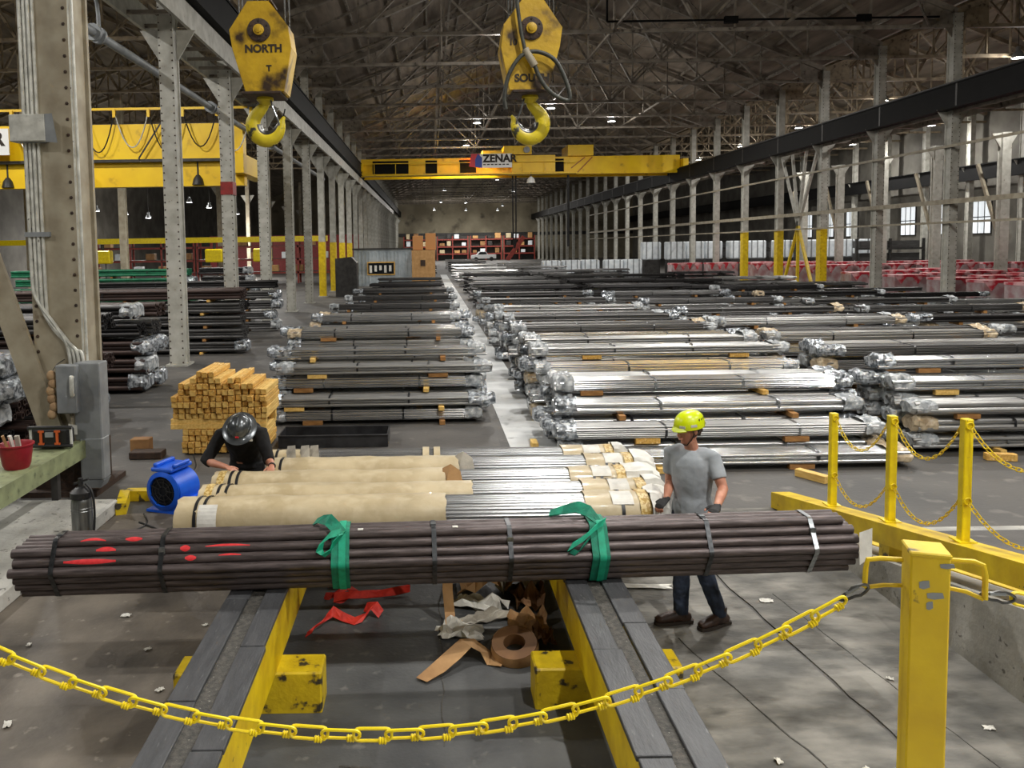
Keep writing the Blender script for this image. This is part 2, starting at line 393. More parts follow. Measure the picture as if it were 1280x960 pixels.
def trusses(x0, x1, ridge, m, ys, n_parts, where):
    B = truss_members(x0, x1, ridge); ms = []
    allm = MB()
    for nm, p, q, a, b in B:
        mb = MB().bar(p, q, a, b, (0, 1, 0)); ms.append((nm, mb.mesh(nm, m))); allm.bar(p, q, a, b, (0, 1, 0))
    for x in (x0, x1):    # gusset plates at the seats
        sg = 1 if x == x0 else -1
        g = MB().prism([(x, CHORD-.7), (x+sg*.5, CHORD-.05), (x+sg*1.5, CHORD+.1), (x+sg*1.5, EAVE+.5), (x, EAVE)], -.03, .03); ms.append(('gusset_plate', g.mesh('gusset_plate', m)))
    am = allm.mesh('roof_truss', m)
    for i, y in enumerate(ys):
        if i < n_parts:
            t = thing('roof_truss', 'riveted steel roof truss, %s back over %s' % (ORD[i], where), 'truss', (0, y, 0), 0, 'roof trusses over ' + where, 'structure')
            for nm, me in ms: put(nm, me, t)
        else:
            tag(put('roof_truss', am, None, (0, y, 0)), 'riveted steel roof truss, %s back over %s' % (ORD[i], where), 'truss', 'roof trusses over ' + where, 'structure')
YT = [31.5 + BAY*k for k in range(26)]
trusses(XL, XR, RIDGE, 'truss_paint', YT, 7, 'the main bay')
trusses(LBX, XL, RIDGE-.6, 'truss_tan', [19.3+BAY*k for k in range(14)], 4, 'the yellow crane bay')
trusses(XR, RBX, 18.2, 'truss_tan', [37.6+BAY*k for k in range(14)], 4, 'the red pallet bay')
def purlins(x0, x1, ridge, m, per, ya, yb, where):
    xm = (x0+x1)/2; k = 0
    for sg in (-1, 1):
        for i in range(per):
            f = (i+.4)/per; x = xm + sg*(x1-x0)/2*f; z = ridge - (ridge-EAVE)*f + .2
            tag(MB().bar((x, ya, z), (x, yb, z), .1, .18).build('purlin', m), 'roof purlin, %s down from the ridge over %s' % (ORD[i], where), 'purlin', 'purlins over ' + where, 'structure')
purlins(XL, XR, RIDGE, 'truss_paint', 8, 26, Y1, 'the main bay')
purlins(LBX, XL, RIDGE-.6, 'truss_tan', 6, 14, 100, 'the yellow crane bay')
purlins(XR, RBX, 18.2, 'truss_tan', 5, 30, 120, 'the red pallet bay')
for k, x in enumerate((1.0, 8.7, 16.4)):
    tag(MB().bar((x, 26, CHORD+.14), (x, Y1, CHORD+.14), .09, .12).build('roof_strut', 'truss_paint'), 'long roof strut, %s from the runway by the timber pile' % ORD[k], 'strut', None, 'structure')
for k in range(7):      # bracing in the roof plane and between the chords
    ya = YT[k]; yb = YT[k+1]
    for sg in (-1, 1):
        xm = (XL+XR)/2; t = thing('roof_bracing', 'crossed roof bracing rods, %s bay back, %s slope' % (ORD[k], 'pallet-side' if sg > 0 else 'timber-side'), 'bracing', (0, 0, 0), 0, 'roof bracing', 'structure')
        f0, f1 = .2, .55
        P = lambda f, y: (xm+sg*(XR-XL)/2*f, y, RIDGE-(RIDGE-EAVE)*f-.1)
        MB().bar(P(f0, ya), P(f1, yb), .06, .06).build('bracing_rod', 'truss_paint', t); MB().bar(P(f1, ya), P(f0, yb), .06, .06).build('bracing_rod', 'truss_paint', t)
        MB().bar((xm+sg*10, ya, CHORD), (xm+sg*14.5, yb, CHORD), .08, .08).build('chord_brace', 'truss_paint', t)

# columns: riveted built-up H sections
def column_meshes(m, wd=.40, dp=.46, h=13.5, rivets=True):
    L = []
    for sg in (-1, 1): L.append(('flange', MB().bx(-wd/2, wd/2, sg*dp/2-.02, sg*dp/2+.02, 0, h).mesh('flange', m)))
    L.append(('web', MB().bx(-.02, .02, -dp/2, dp/2, 0, h).mesh('web', m)))
    a = MB()
    for sx in (-1, 1):
        for sy in (-1, 1): a.bx(sx*wd/2-sx*.1, sx*wd/2, sy*(dp/2-.02), sy*(dp/2-.045), 0, h)
    L.append(('corner_angles', a.mesh('corner_angles', m)))
    for sx in (-1, 1): L.append(('side_plate', MB().bx(sx*(wd/2-.05)-.008, sx*(wd/2-.05)+.008, -dp/2+.02, dp/2-.02, 0, h).mesh('side_plate', m)))
    L.append(('base_plate', MB().bx(-wd*.75, wd*.75, -dp*.75, dp*.75, 0, .05).mesh('base_plate', m)))
    if rivets:
        r = MB()
        for sx in (-.42, .42):
            for i in range(int(h/.2)):
                r.lathe([(.024, 0), (.019, .012), (.005, .018)], 6, (sx*wd, -dp/2-.02, 0.1+i*.2), Matrix.Rotation(PI/2, 3, 'X'))
        L.append(('rivets', r.mesh('rivets', 'rust_dark', True)))
    return L
def column(ms, x, y, label, group, bands=()):
    t = thing('steel_column', label, 'column', (x, y, 0), 0, group, 'structure')
    for nm, me in ms:
        o = put(nm, me, t)
        if nm == 'rivets': o['kind'] = 'stuff'
    for z0, z1, m in bands: MB().bx(-.215, .215, -.262, .262, z0, z1).build('painted_band', m, t)
    MB().prism([(-.23, 9.15), (-.75, 9.15), (-.23, 8.3)], -.03, .03).build('bracket', 'column_paint', t)
    MB().prism([(.23, 9.15), (.75, 9.15), (.23, 8.3)], -.03, .03).build('bracket', 'column_paint', t)
    return t
cmr = column_meshes('column_paint'); cmf = column_meshes('column_paint', rivets=False); cmt = column_meshes('column_tan', rivets=False)
YLc = [22.2 + BAY*k for k in range(27)]; YRc = [37.6 + BAY*k for k in range(24)]
for k, y in enumerate(YLc):
    bands = ()
    if k == 1: bands = ((5.1, 5.55, 'red_paint'), (1.75, 1.85, 'red_paint'), (1.5, 1.6, 'red_paint'), (1.25, 1.35, 'red_paint'), (1.0, 1.1, 'red_paint'))
    if k in (5, 6, 7, 8): bands = ((0, 3.6, 'yellow_paint'),)
    column(cmr if k < 5 else (cmf if k != 4 else cmt), XL, y, 'grey riveted column, %s along the runway by the timber pile%s' % (ORD[k], ', red bands' if k == 1 else ', yellow base' if bands else ''), 'columns by the timber pile', bands)
for k, y in enumerate(YRc):
    bands = ((0, 4.0, 'yellow_paint'),) if k in (2, 3, 4) else ()
    column(cmr if k < 3 else cmf, XR, y, 'grey riveted column, %s along the runway by the red pallets%s' % (ORD[k], ', yellow base' if bands else ''), 'columns by the red pallets', bands)
for k in range(12):
    column(cmf, RBX-1.2, 37.6+BAY*k*1.0, 'grey column against the outer wall, %s back' % ORD[k], 'outer wall columns')
    column(cmt, -20.0, 40.5+BAY*2*k, 'tan column inside the yellow crane bay, %s back' % ORD[k], 'columns inside the yellow crane bay') if k < 8 else None

INNER = column_meshes('column_paint', .5, .4, 9.2, False)
for k in range(5):
    column(INNER, 33.0, 46.2+BAY*k, 'pale inner column behind the red pallets, %s back' % ORD[k], 'inner columns behind the red pallets')
    tag(MB().bar((33.0, 46.2+BAY*k+.2, 3.2), (33.0, 46.2+BAY*k+2.2, 7.6), .14, .2).build('knee_brace', 'column_tan'), 'slanted brace on the inner column row, %s back' % ORD[k], 'brace', 'inner column braces', 'structure')
# crane runways
t = thing('runway_girder', 'black crane runway girder on the columns by the red pallets', 'girder', (0, 0, 0), 0, None, 'structure')
GX = XR-.55
MB().bx(GX-.24, GX+.24, 24, Y1, 9.06, 9.12).build('bottom_flange', 'black_girder', t); MB().bx(GX-.24, GX+.24, 24, Y1, 10.12, 10.18).build('top_flange', 'black_girder', t)
MB().bx(GX-.19, GX+.1, 24, Y1, 9.12, 10.12).build('girder_web', 'black_girder', t)
for i in range(26): MB().bx(GX-.2, GX-.19, 24+i*6.1, 24.12+i*6.1, 9.12, 10.12).build('splice_plate', 'dark_steel', t)
MB().bx(GX-.04, GX+.04, 24, Y1, 10.18, 10.3).build('crane_rail', 'dark_steel', t)
t = thing('runway_walkway', 'grey lattice walkway frame below the black girder', 'walkway', (0, 0, 0), 0, None, 'structure')
for x in (XR-.1, XR+1.1): MB().bx(x-.05, x+.05, 24, 140, 8.95, 9.2).build('walkway_channel', 'truss_paint', t)
for i in range(38): MB().bx(XR-.1, XR+1.1, 24+i*3.05, 24.25+i*3.05, 9.0, 9.15).build('walkway_rung', 'truss_paint', t)
t = thing('runway_girder', 'black crane runway girder on the columns by the timber pile', 'girder', (0, 0, 0), 0, None, 'structure')
MB().bx(XL+.3, XL+.8, 8, Y1, 9.95, 10.01).build('bottom_flange', 'black_girder', t); MB().bx(XL+.3, XL+.8, 8, Y1, 11.0, 11.06).build('top_flange', 'black_girder', t)
MB().bx(XL+.45, XL+.75, 8, Y1, 10.01, 11.0).build('girder_web', 'black_girder', t)
t = thing('runway_walkway', 'grey ladder-like walkway frame along the columns by the timber pile', 'walkway', (0, 0, 0), 0, None, 'structure')
for x in (XL-.75, XL+.5): MB().bx(x-.05, x+.05, 8, 150, 9.25, 9.9).build('walkway_channel', 'column_paint', t)
for i in range(70): MB().bx(XL-.75, XL+.5, 12+i*1.3, 12.1+i*1.3, 9.3, 9.4).build('walkway_rung', 'truss_paint', t)
t = thing('runway_girder', 'dark runway girder along the outer wall by the red pallets', 'girder', (0, 0, 0), 0, None, 'structure')
MB().bx(RBX-1.9, RBX-1.5, 30, Y1, 8.0, 8.06).build('bottom_flange', 'black_girder', t); MB().bx(RBX-1.9, RBX-1.5, 30, Y1, 9.2, 9.26).build('top_flange', 'black_girder', t); MB().bx(RBX-1.73, RBX-1.67, 30, Y1, 8.06, 9.2).build('girder_web', 'black_girder', t)
for k, (z, hh, nm) in enumerate(((4.8, .22, 'upper'), (3.9, .1, 'lower'), (7.4, .12, 'top'))):
    tag(MB().bx(XR-.32, XR-.26, 26, 120, z, z+hh).build('column_girt', 'column_tan'), 'tan %s girt bolted across the columns by the red pallets' % nm, 'girt', None, 'structure')
# daylight windows in the outer wall
for k in range(7):
    y = 67+k*5.2; w_ = tag(MB().bx(RBX-.06, RBX-.02, y, y+2.4, 3.6, 6.4).build('window_%d' % (k+1), 'window_light'), 'bright outer wall window, %s back' % ORD[k], None, 'outer wall windows', 'structure')
    for zz in (3.55, 4.95, 6.4): MB().bx(RBX-.1, RBX-.01, y-.05, y+2.45, zz, zz+.08).build('window_frame', 'dark_steel', w_)
    for yy in (0, .8, 1.6, 2.4): MB().bx(RBX-.1, RBX-.01, y+yy-.03, y+yy+.03, 3.6, 6.4).build('glazing_bar', 'dark_steel', w_)

# high bay lamps
def lamp_proto():
    t = thing('high_bay_lamp', 'x', 'lamp')
    MB().lathe([(.05, .62), (.11, .6), (.12, .38), (.16, .34)], 14).build('housing', 'galv_grey', t, True)
    MB().lathe([(.14, .36), (.22, .26), (.30, .06), (.31, 0), (.295, 0), (.285, .06), (.2, .25), (.12, .34)], 18, cap=False).build('reflector', 'galv_grey', t, True)
    MB().lathe([(.28, .05), (.2, .035), (.02, .03)], 18).build('lens', 'lamp_lens', t, True)
    MB().cyl((0, 0, 0), (0, 0, 1), .014, 6).build('hanger', 'dark_steel', t, False, (0, 0, .6))
    return t
lp = lamp_proto(); lamp_first = [True]
ld = bpy.data.lights.new('lamp_light', 'AREA'); ld.shape = 'DISK'; ld.size = .22; ld.energy = LAMP_POWER; ld.color = (1.0, .975, .935)
lg = bpy.data.lights.new('lamp_glow', 'POINT'); lg.energy = LAMP_POWER*.8; lg.shadow_soft_size = .2; lg.color = (1.0, .96, .90)
lgn = lg.copy(); lgn.energy = LAMP_POWER*.24; lgn.shadow_soft_size = .12
def roof_z(x):
    x0, x1, rg = (LBX, XL, RIDGE-.6) if x < XL else (XL, XR, RIDGE) if x < XR else (XR, RBX, 18.2)
    return EAVE+.4+(rg-EAVE)*(1-abs(x-(x0+x1)/2)/((x1-x0)/2))
def lamp(x, y, z, label, group):
    if lamp_first[0]:
        t = lp; t.location = (x, y, z); t['label'] = label; t['group'] = group; lamp_first[0] = False
    else: t = copy_tree(lp, (x, y, z), 0, label, group)
    for h in t.children:
        if h.name.startswith('hanger'): h.scale = (1, 1, roof_z(x)-z-.6)
    o = bpy.data.objects.new('lamp_light', ld); C.objects.link(o); o.parent = t; o.location = (0, 0, -.02)
    if z > 12.65 or (x < -19 and z < 9) or y > 155:
        o = bpy.data.objects.new('lamp_glow', lgn if y < 22 else lg); C.objects.link(o); o.parent = t; o.location = (0, 0, -.25)
def row(x, y0, y1, z, step, what):
    k = 0; y = y0
    while y < y1:
        lamp(x, y, z, 'hanging high bay lamp, %s back in the row over %s' % (ORD[k], what), 'lamps over ' + what); k += 1; y += step
row(3.8, -10, 20, 12.7, 12.2, 'the pale aisle')
row(8.7, -3.9, 30, 12.7, 12.2, 'the ramp')
row(14.4, -10, 30, 12.7, 12.2, 'the tube stacks')
row(-13.5, 2, 30, 12.7, 12.2, 'the dark pipe stacks')
row(-22, 14, 30, 12.7, 12.2, 'the yellow crane')
row(-13, 48, 70, 9.2, 12.2, 'the green pipes, added fill light')  # lamps added out of sight behind the crane girder to brighten this bay
row(-26, 48, 70, 9.2, 12.2, 'the monorail beam, added fill light')  # another added row behind the girder, there to light the dim monorail
for k, (x, y, z, s_) in enumerate(((3.8, 38.8, 12.7, 1), (8.7, 56.8, 12.7, 1.3), (14.4, 63.2, 12.7, 1), (3.9, 63.0, 12.7, 1), (3.7, 76.9, 12.7, 1), (15.5, 90, 12.6, 1), (2.9, 100, 12.6, 1), (10, 116, 12.6, 1), (2.8, 137, 12.6, 1), (15, 142, 12.6, 1))):
    lamp(x, y, z, 'hanging high bay lamp up the main bay, %s by distance' % ORD[k], 'lamps up the main bay')
row(31.4, 43.2, 100, 12.7, 12.6, 'the red pallets')
row(42.5, 68.2, 82, 12.7, 12.6, 'the outer wall')
for k, (x, y, z) in enumerate(((-34.8, 84.5, 7.4), (-31.8, 84.5, 7.0), (-29.4, 84.5, 6.6), (-25.2, 85, 8.2), (-23.1, 85, 7.6), (-20.2, 85, 6.9))):
    lamp(x, y, z, 'small lamp at the back of the neighbouring bay, %s from the outer wall' % ORD[k], 'lamps in the neighbouring bay')
for k, (x, y, z) in enumerate(((2.6, 166, 12.2), (1.2, 170, 10.8), (8.0, 170, 10.6), (7.6, 162, 11.8), (15.5, 168, 11.4), (14.8, 172, 10.6))):
    lamp(x, y, z, 'small bright lamp before the end wall, %s' % ORD[k], 'lamps before the end wall')
# ------------------------------------------------------------------ camera platform, ramp, guard beam
def rz_(y): return .195*(8.7-y)
struct('floor_platform', MB().bx(-6, 9, -8, 1.75, 0, 1.34), 'concrete', 'raised concrete platform where the chain posts stand')
t = thing('ramp', 'concrete ramp climbing beside the guard beam', None, (0, 0, 0), 0, None, 'structure')
x0, x1 = 4.03, 7.6
MB().add([(x0, 1.75, 0), (x1, 1.75, 0), (x1, 8.7, 0), (x0, 8.7, 0), (x0, 1.75, rz_(1.75)), (x1, 1.75, rz_(1.75)), (x1, 8.7, .002), (x0, 8.7, .002)],
         [(0,3,2,1), (4,5,6,7), (0,1,5,4), (2,3,7,6), (0,4,7,3), (1,2,6,5)]).build('ramp_body', 'concrete', t)
def on_ramp(y, dz): return rz_(y)+dz
def ramp_strip(xa, xb, ya, yb, z0, z1, name, m, par):
    vs = []
    for z in (z0, z1):
        for x, y in ((xa, ya), (xb, ya), (xb, yb), (xa, yb)): vs.append((x, y, rz_(y)+z))
    return MB().add(vs, [(0,3,2,1), (4,5,6,7), (0,1,5,4), (1,2,6,5), (2,3,7,6), (3,0,4,7)]).build(name, m, par)
ramp_strip(4.5, x1, 1.75, 8.4, 0, .01, 'ramp_surface', 'floor_dark', t)
ramp_strip(4.33, 4.46, 1.75, 8.6, 0, .012, 'painted_edge_line', 'yellow_paint', t)
g = thing('guard_beam', 'yellow steel guard beam lying along the top of the ramp wall', 'guard rail')
def slope_box(xa, xb, ya, yb, za, zb, hh):   # box whose top follows the slope
    vs = [(x, y, z) for (y, z) in ((ya, za), (yb, zb)) for x in (xa, xb)]
    vs = vs + [(x, y, z+hh) for x, y, z in vs]
    return MB().add(vs, [(0,1,3,2), (4,6,7,5), (0,4,5,1), (1,5,7,3), (3,7,6,2), (2,6,4,0)])
def gb(y): return .8+(6.19-y)*.188
slope_box(4.08, 4.3, 2.6, 9.45, gb(2.6)-.19, gb(9.45)-.19, .19).build('beam', 'yellow_paint', g)
for y in (3.2, 5.0, 7.1, 9.25): MB().bx(4.1, 4.28, y-.08, y+.08, max(0, rz_(y))-.01, gb(y)-.15).build('support_block', 'yellow_worn', g)
PY = [8.24, 7.19, 6.19, 4.9]
for i, y in enumerate(PY[:3]):
    p = thing('chain_post', 'yellow square post on the guard beam, %s' % ('farthest up the hall' if i == 0 else 'middle of three' if i == 1 else 'closest to the big bollard'), 'post', (4.2, y, gb(y)+.009), 0, 'chain posts on the guard beam')
    MB().bev((0, 0, .49), (.07, .07, .98), .006).build('post_tube', 'yellow_bright', p)
    MB().bx(-.07, .07, -.07, .07, 0, .012).build('base_plate', 'yellow_bright', p)
    for z in (.93, .33):
        MB().tube([(.0 + .028*math.cos(a), -.041, z + .028*math.sin(a)) for a in [k*PI/5 for k in range(11)]], .006, 6).build('eye_ring', 'yellow_bright', p)
def link_mesh(L, W, r, m, twist=True):
    pts = []
    for k in range(8): a = -PI/2+PI*k/7; pts.append((L/2-W/2+W/2*math.cos(a), 0, W/2*math.sin(a)))
    for k in range(8): a = PI/2+PI*k/7; pts.append((-L/2+W/2+W/2*math.cos(a), 0, W/2*math.sin(a)))
    mb = MB().tube(pts, r, 6, closed=True)
    if twist:
        for k in (-1, 0, 1): mb.tube([(L*.26+k*r*1.6, 1.5*r*math.cos(a), -W/2+1.5*r*math.sin(a)) for a in [j*PI/4 for j in range(8)]], r*.8, 5, closed=True)
    return mb.mesh('link', m, True)
def chain(name, label, p, q, sag, pitch, me, axis_roll=0, group=None, alt=True):
    p, q = Vector(p), Vector(q)
    f = lambda u: p.lerp(q, u) + Vector((0, 0, -4*sag*u*(1-u)))
    L = sum((f((k+1)/200)-f(k/200)).length for k in range(200)); n = max(3, round(L/pitch))
    us, acc, k = [0], 0, 0; step = L/n; tgt = step
    for k in range(200):
        acc += (f((k+1)/200)-f(k/200)).length
        if acc >= tgt-1e-9 and len(us) < n: us.append((k+1)/200); tgt += step
    us.append(1.0)
    t = thing(name, label, 'chain', p, 0, group)
    for i in range(len(us)-1):
        a, b = f(us[i]), f(us[i+1]); d = (b-a).normalized()
        o = put('link', me, t); o.rotation_mode = 'QUATERNION'
        y = Vector((0, 0, 1)).cross(d).normalized(); z = d.cross(y)
        M = Matrix((d, y, z)).transposed()
        rq = M.to_quaternion() @ Euler(((.35 if i % 2 else -.25) + (PI/2 if (alt and i % 2) else 0) + axis_roll, 0, 0)).to_quaternion()
        o.rotation_quaternion = rq; o.location = (a+b)/2 - p
    return t
small = link_mesh(.062, .026, .0042, 'yellow_paint', False)
k = 0
for a, b in ((0, 1), (1, 2), (2, 3)):
    for z, s_, nm in ((.93, .3, 'upper'), (.33, .26, 'lower')):
        pa = Vector((4.2, PY[a]-.055, gb(PY[a])+z)); pb = Vector((4.2, PY[b]+.055, gb(PY[b])+z))
        chain('barrier_chain', '%s thin yellow chain %s' % (nm, ('between the farthest and middle guard posts', 'between the middle and closest guard posts', 'from the closest guard post out of frame')[a]), pa, pb, s_, .052, small, 0, 'chains on the guard beam')
# big bollard and chain at the platform edge
b = thing('bollard', 'big yellow square bollard with chipped paint and rod hooks', 'bollard', (1.2, 1.9, 1.34), -.31)
MB().bx(-.2, .2, -.3, .1, 0, .012).build('base_plate', 'yellow_paint', b)
MB().bev((0, 0, .555), (.085, .085, 1.11), .004).build('post_tube', 'yellow_paint', b)
MB().bev((0, 0, 1.106), (.089, .089, .012), .003).build('top_cap', 'yellow_worn', b)
for nm, x, z, a_, c_ in (('a', -.012, 1.035, .022, .02), ('b', .012, 1.01, .035, .016), ('c', .0, .985, .014, .02), ('d', .035, 1.085, .03, .012)):
    MB().prism([(x-a_/2, z-c_/2), (x-.1*a_, z-c_*.62), (x+a_/2, z-c_*.3), (x+a_*.4, z+c_/2), (x-a_*.2, z+c_*.4), (x-a_*.55, z+c_*.2)], -.0437, -.042).build('paint_chip', 'galv_grey', b)
MB().tube([(-.05, 0, 1.075), (-.1, -.005, 1.075), (-.128, -.008, 1.07), (-.132, -.01, 1.05), (-.134, -.01, 1.0)], .0065, 8).build('rod_hook', 'yellow_paint', b, True)
MB().tube([(-.05, 0, 1.01), (-.09, -.004, 1.008), (-.12, -.008, 1.002), (-.134, -.01, 1.0)], .0055, 8).build('rod_hook', 'yellow_paint', b, True)
MB().tube([(.05, 0, 1.085), (.1, -.005, 1.088), (.118, -.008, 1.082), (.122, -.01, 1.06), (.123, -.01, 1.0)], .0065, 8).build('rod_hook', 'yellow_paint', b, True)
MB().tube([(.05, 0, 1.015), (.085, -.004, 1.012), (.12, -.01, 1.0)], .0055, 8).build('rod_hook', 'yellow_paint', b, True)
copy_tree(b, (-1.405, 1.93, 1.34), 0, 'matching yellow bollard holding the other end of the long chain')
def carabiner(name, label, p, q):
    p, q = Vector(p), Vector(q); d = (q-p); L = d.length; ang = math.atan2(d.z, d.x)
    t = thing(name, label, 'carabiner', (p+q)/2); W = .022
    pts = [(L/2*math.cos(a), 0, W/2*math.sin(a)*(1.25 if math.cos(a) > 0 else .8)) for a in [j*2*PI/20 for j in range(20)]]
    R = Matrix.Rotation(-ang, 3, 'Y'); MB().tube([R @ Vector(x) for x in pts], .0038, 8, closed=True).build('hook_body', 'hook_steel', t, True)
    MB().tube([R @ Vector((-L*.25, 0, W*.3)), R @ Vector((L*.2, 0, W*.42))], .0052, 8).build('gate_sleeve', 'strap_bright', t, True)
carabiner('carabiner', 'steel snap hook joining the long chain to the bollard', (1.005, 1.92, 2.312), (1.075, 1.93, 2.345))
carabiner('carabiner', 'steel snap hook on the bollard side toward the ramp', (1.31, 1.86, 2.345), (1.395, 1.87, 2.335))
big = link_mesh(.096, .028, .0042, 'yellow_bright')
chain('barrier_chain', 'long heavy yellow chain sagging across the foreground', (-1.27, 1.92, 2.306), (1.01, 1.92, 2.312), .325, .079, big, 0, None, False)
chain('barrier_chain', 'short yellow chain leaving the bollard toward the ramp', (1.395, 1.87, 2.335), (2.2, 1.89, 2.33), .06, .079, big, 0, None, False)

# ------------------------------------------------------------------ trestle beams
def trestle(x0, x1, label, side):
    t = thing('trestle_beam', label, 'trestle', ((x0+x1)/2, 0, 0)); hw = (x1-x0)/2
    MB().bx(-hw+.01, hw-.01, 2.7, 9.2, .3, .655).build('beam', 'yellow_paint', t)
    for y in (3.1, 5.42, 8.6):
        MB().bev((side*.0, y, .15), (1.02, .26, .3), .012).build('cross_foot', 'yellow_worn', t)
    MB().bx(-.05, .05, 2.7, 9.2, .655, .672).build('dirt_groove', 'groove_dirt', t)
    for s in (-1, 1):
        y = 2.7 + (.35 if s > 0 else 0)
        if s > 0: MB().bx(.055, hw, 2.7, 3.04, .655, .69).build('plank', 'plank_rubber', t)
        while y < 9.2:
            L = min(random.choice((.55, .8, 1.05, 1.3, .95)), 9.2-y)
            if L > .1:
                dx = random.uniform(-.008, .008); xa, xb = (-hw, -.045) if s < 0 else (.055, hw)
                MB().bev(((xa+xb)/2+dx, y+L/2, .672+random.uniform(0, .006)), (xb-xa+random.uniform(-.02, .02), L-.012, .034), .004).build('plank', 'plank_rubber', t)
            y += L
    return t
trestle(-1.5, -1.08, 'plank-topped yellow trestle beam nearer the blue fan', -1)
trestle(.99, 1.4, 'plank-topped yellow trestle beam nearer the ramp', 1)

# ------------------------------------------------------------------ dark pipe bundle on the trestles
BO = Vector((.06, 5.9, .697)); BA = math.radians(2.3); PR = .0345
pb = thing('pipe_bundle', 'strapped bundle of long dark steel pipes across both trestle beams', 'pipes', BO, BA)
pmesh = {}; front = {}; CEN = []
for k, n in enumerate((4, 5, 6, 7, 6, 5, 3)):      # hexagonal packing
    z = PR + k*.0598
    for j in range(n):
        y = (j-(n-1)/2)*.0692 - (.035 if k == 6 else 0)
        xa = -3.07 + random.uniform(-.035, .035); xb = 3.10 + random.uniform(-.03, .03)
        if k == 6: xa = -2.8+.03*(j % 2); xb = 3.03
        put('pipe', pmesh.setdefault((round(xa, 1), k == 6), MB().ring((xa, 0, 0), (xb, 0, 0), PR, PR*.62, 16).mesh('pipe', 'pipe_dark', True)), pb, (random.uniform(-.02, .02), y, z), (random.uniform(0, 6), 0, 0))
        CEN.append((y, z))
        if j == 0: front[k] = (y, z)
def outline(o, n=36):      # taut outline (y,z) round the bundle, starting at the back top
    P = []
    for i in range(n):
        a = PI/4 + 2*PI*i/n; d = (math.cos(a), math.sin(a)); c = max(CEN, key=lambda q: q[0]*d[0]+q[1]*d[1])
        P.append((c[0]+d[0]*(PR+o), c[1]+d[1]*(PR+o)))
    return P
for i, x in enumerate((-2.8, -2.03, -.06, .5, 1.98, 2.77)):
    pts = outline(.003); m = 'strap_bright' if x > 2 else 'strap_steel'
    MB().ribbon([(x, y, z) for y, z in pts+[pts[0]]], (.034, 0, 0), .003).build('steel_strap', m, pb)
    MB().bx(x-.022, x+.022, front[5][0]-PR-.012, front[5][0]-PR+.004, front[5][1]-.02, front[5][1]+.03).build('strap_seal', 'strap_bright', pb) if i % 2 else MB().bx(x-.02, x+.02, -.06, -.01, front[6][1]+PR+.003, front[6][1]+PR+.01).build('strap_seal', 'strap_bright', pb)
def spray(k, x0, x1, a0, a1, wob=0):    # sprayed mark hugging a pipe
    y, z = front[k]; mb = MB(); n = 14; vs = []
    for i in range(n+1):
        u = i/n; x = x0+(x1-x0)*u; c = (a0+a1)/2 + wob*math.sin(u*PI); h = (a1-a0)/2*(.25+.75*math.sin(PI*min(max(u, .05), .95)))
        for j in range(4):
            a = c-h+2*h*j/3; vs.append((x, y-math.cos(a)*(PR+.0008), z+math.sin(a)*(PR+.0008)))
    mb.add(vs, [(i*4+j, i*4+j+1, i*4+j+5, i*4+j+4) for i in range(n) for j in range(3)]).build('spray_mark', 'paint_red_mark', pb)
spray(4, -2.72, -2.35, -.2, .9); spray(5, -2.5, -2.36, .0, 1.1, .3); spray(6, -2.62, -2.44, .2, .8, .4)
spray(5, -1.90, -1.83, -.2, 1.2); spray(4, -1.86, -1.78, -.1, 1.1); spray(5, -1.72, -1.40, .45, 1.0, .25); spray(4, -1.62, -1.46, .6, 1.1, .2); spray(6, -2.3, -2.18, .2, 1.2)
MB().add([(3.09, -.25, .10), (3.2, -.22, .15), (3.21, -.2, .36), (3.09, -.235, .34)], [(0, 1, 2, 3)]).build('paper_tag', 'paper_white', pb)
for x in (-.6, .1): MB().bx(x-.02, x+.02, -.12, -.085, front[6][1]+PR-.002, front[6][1]+PR+.002).build('sticker', 'paper_white', pb)
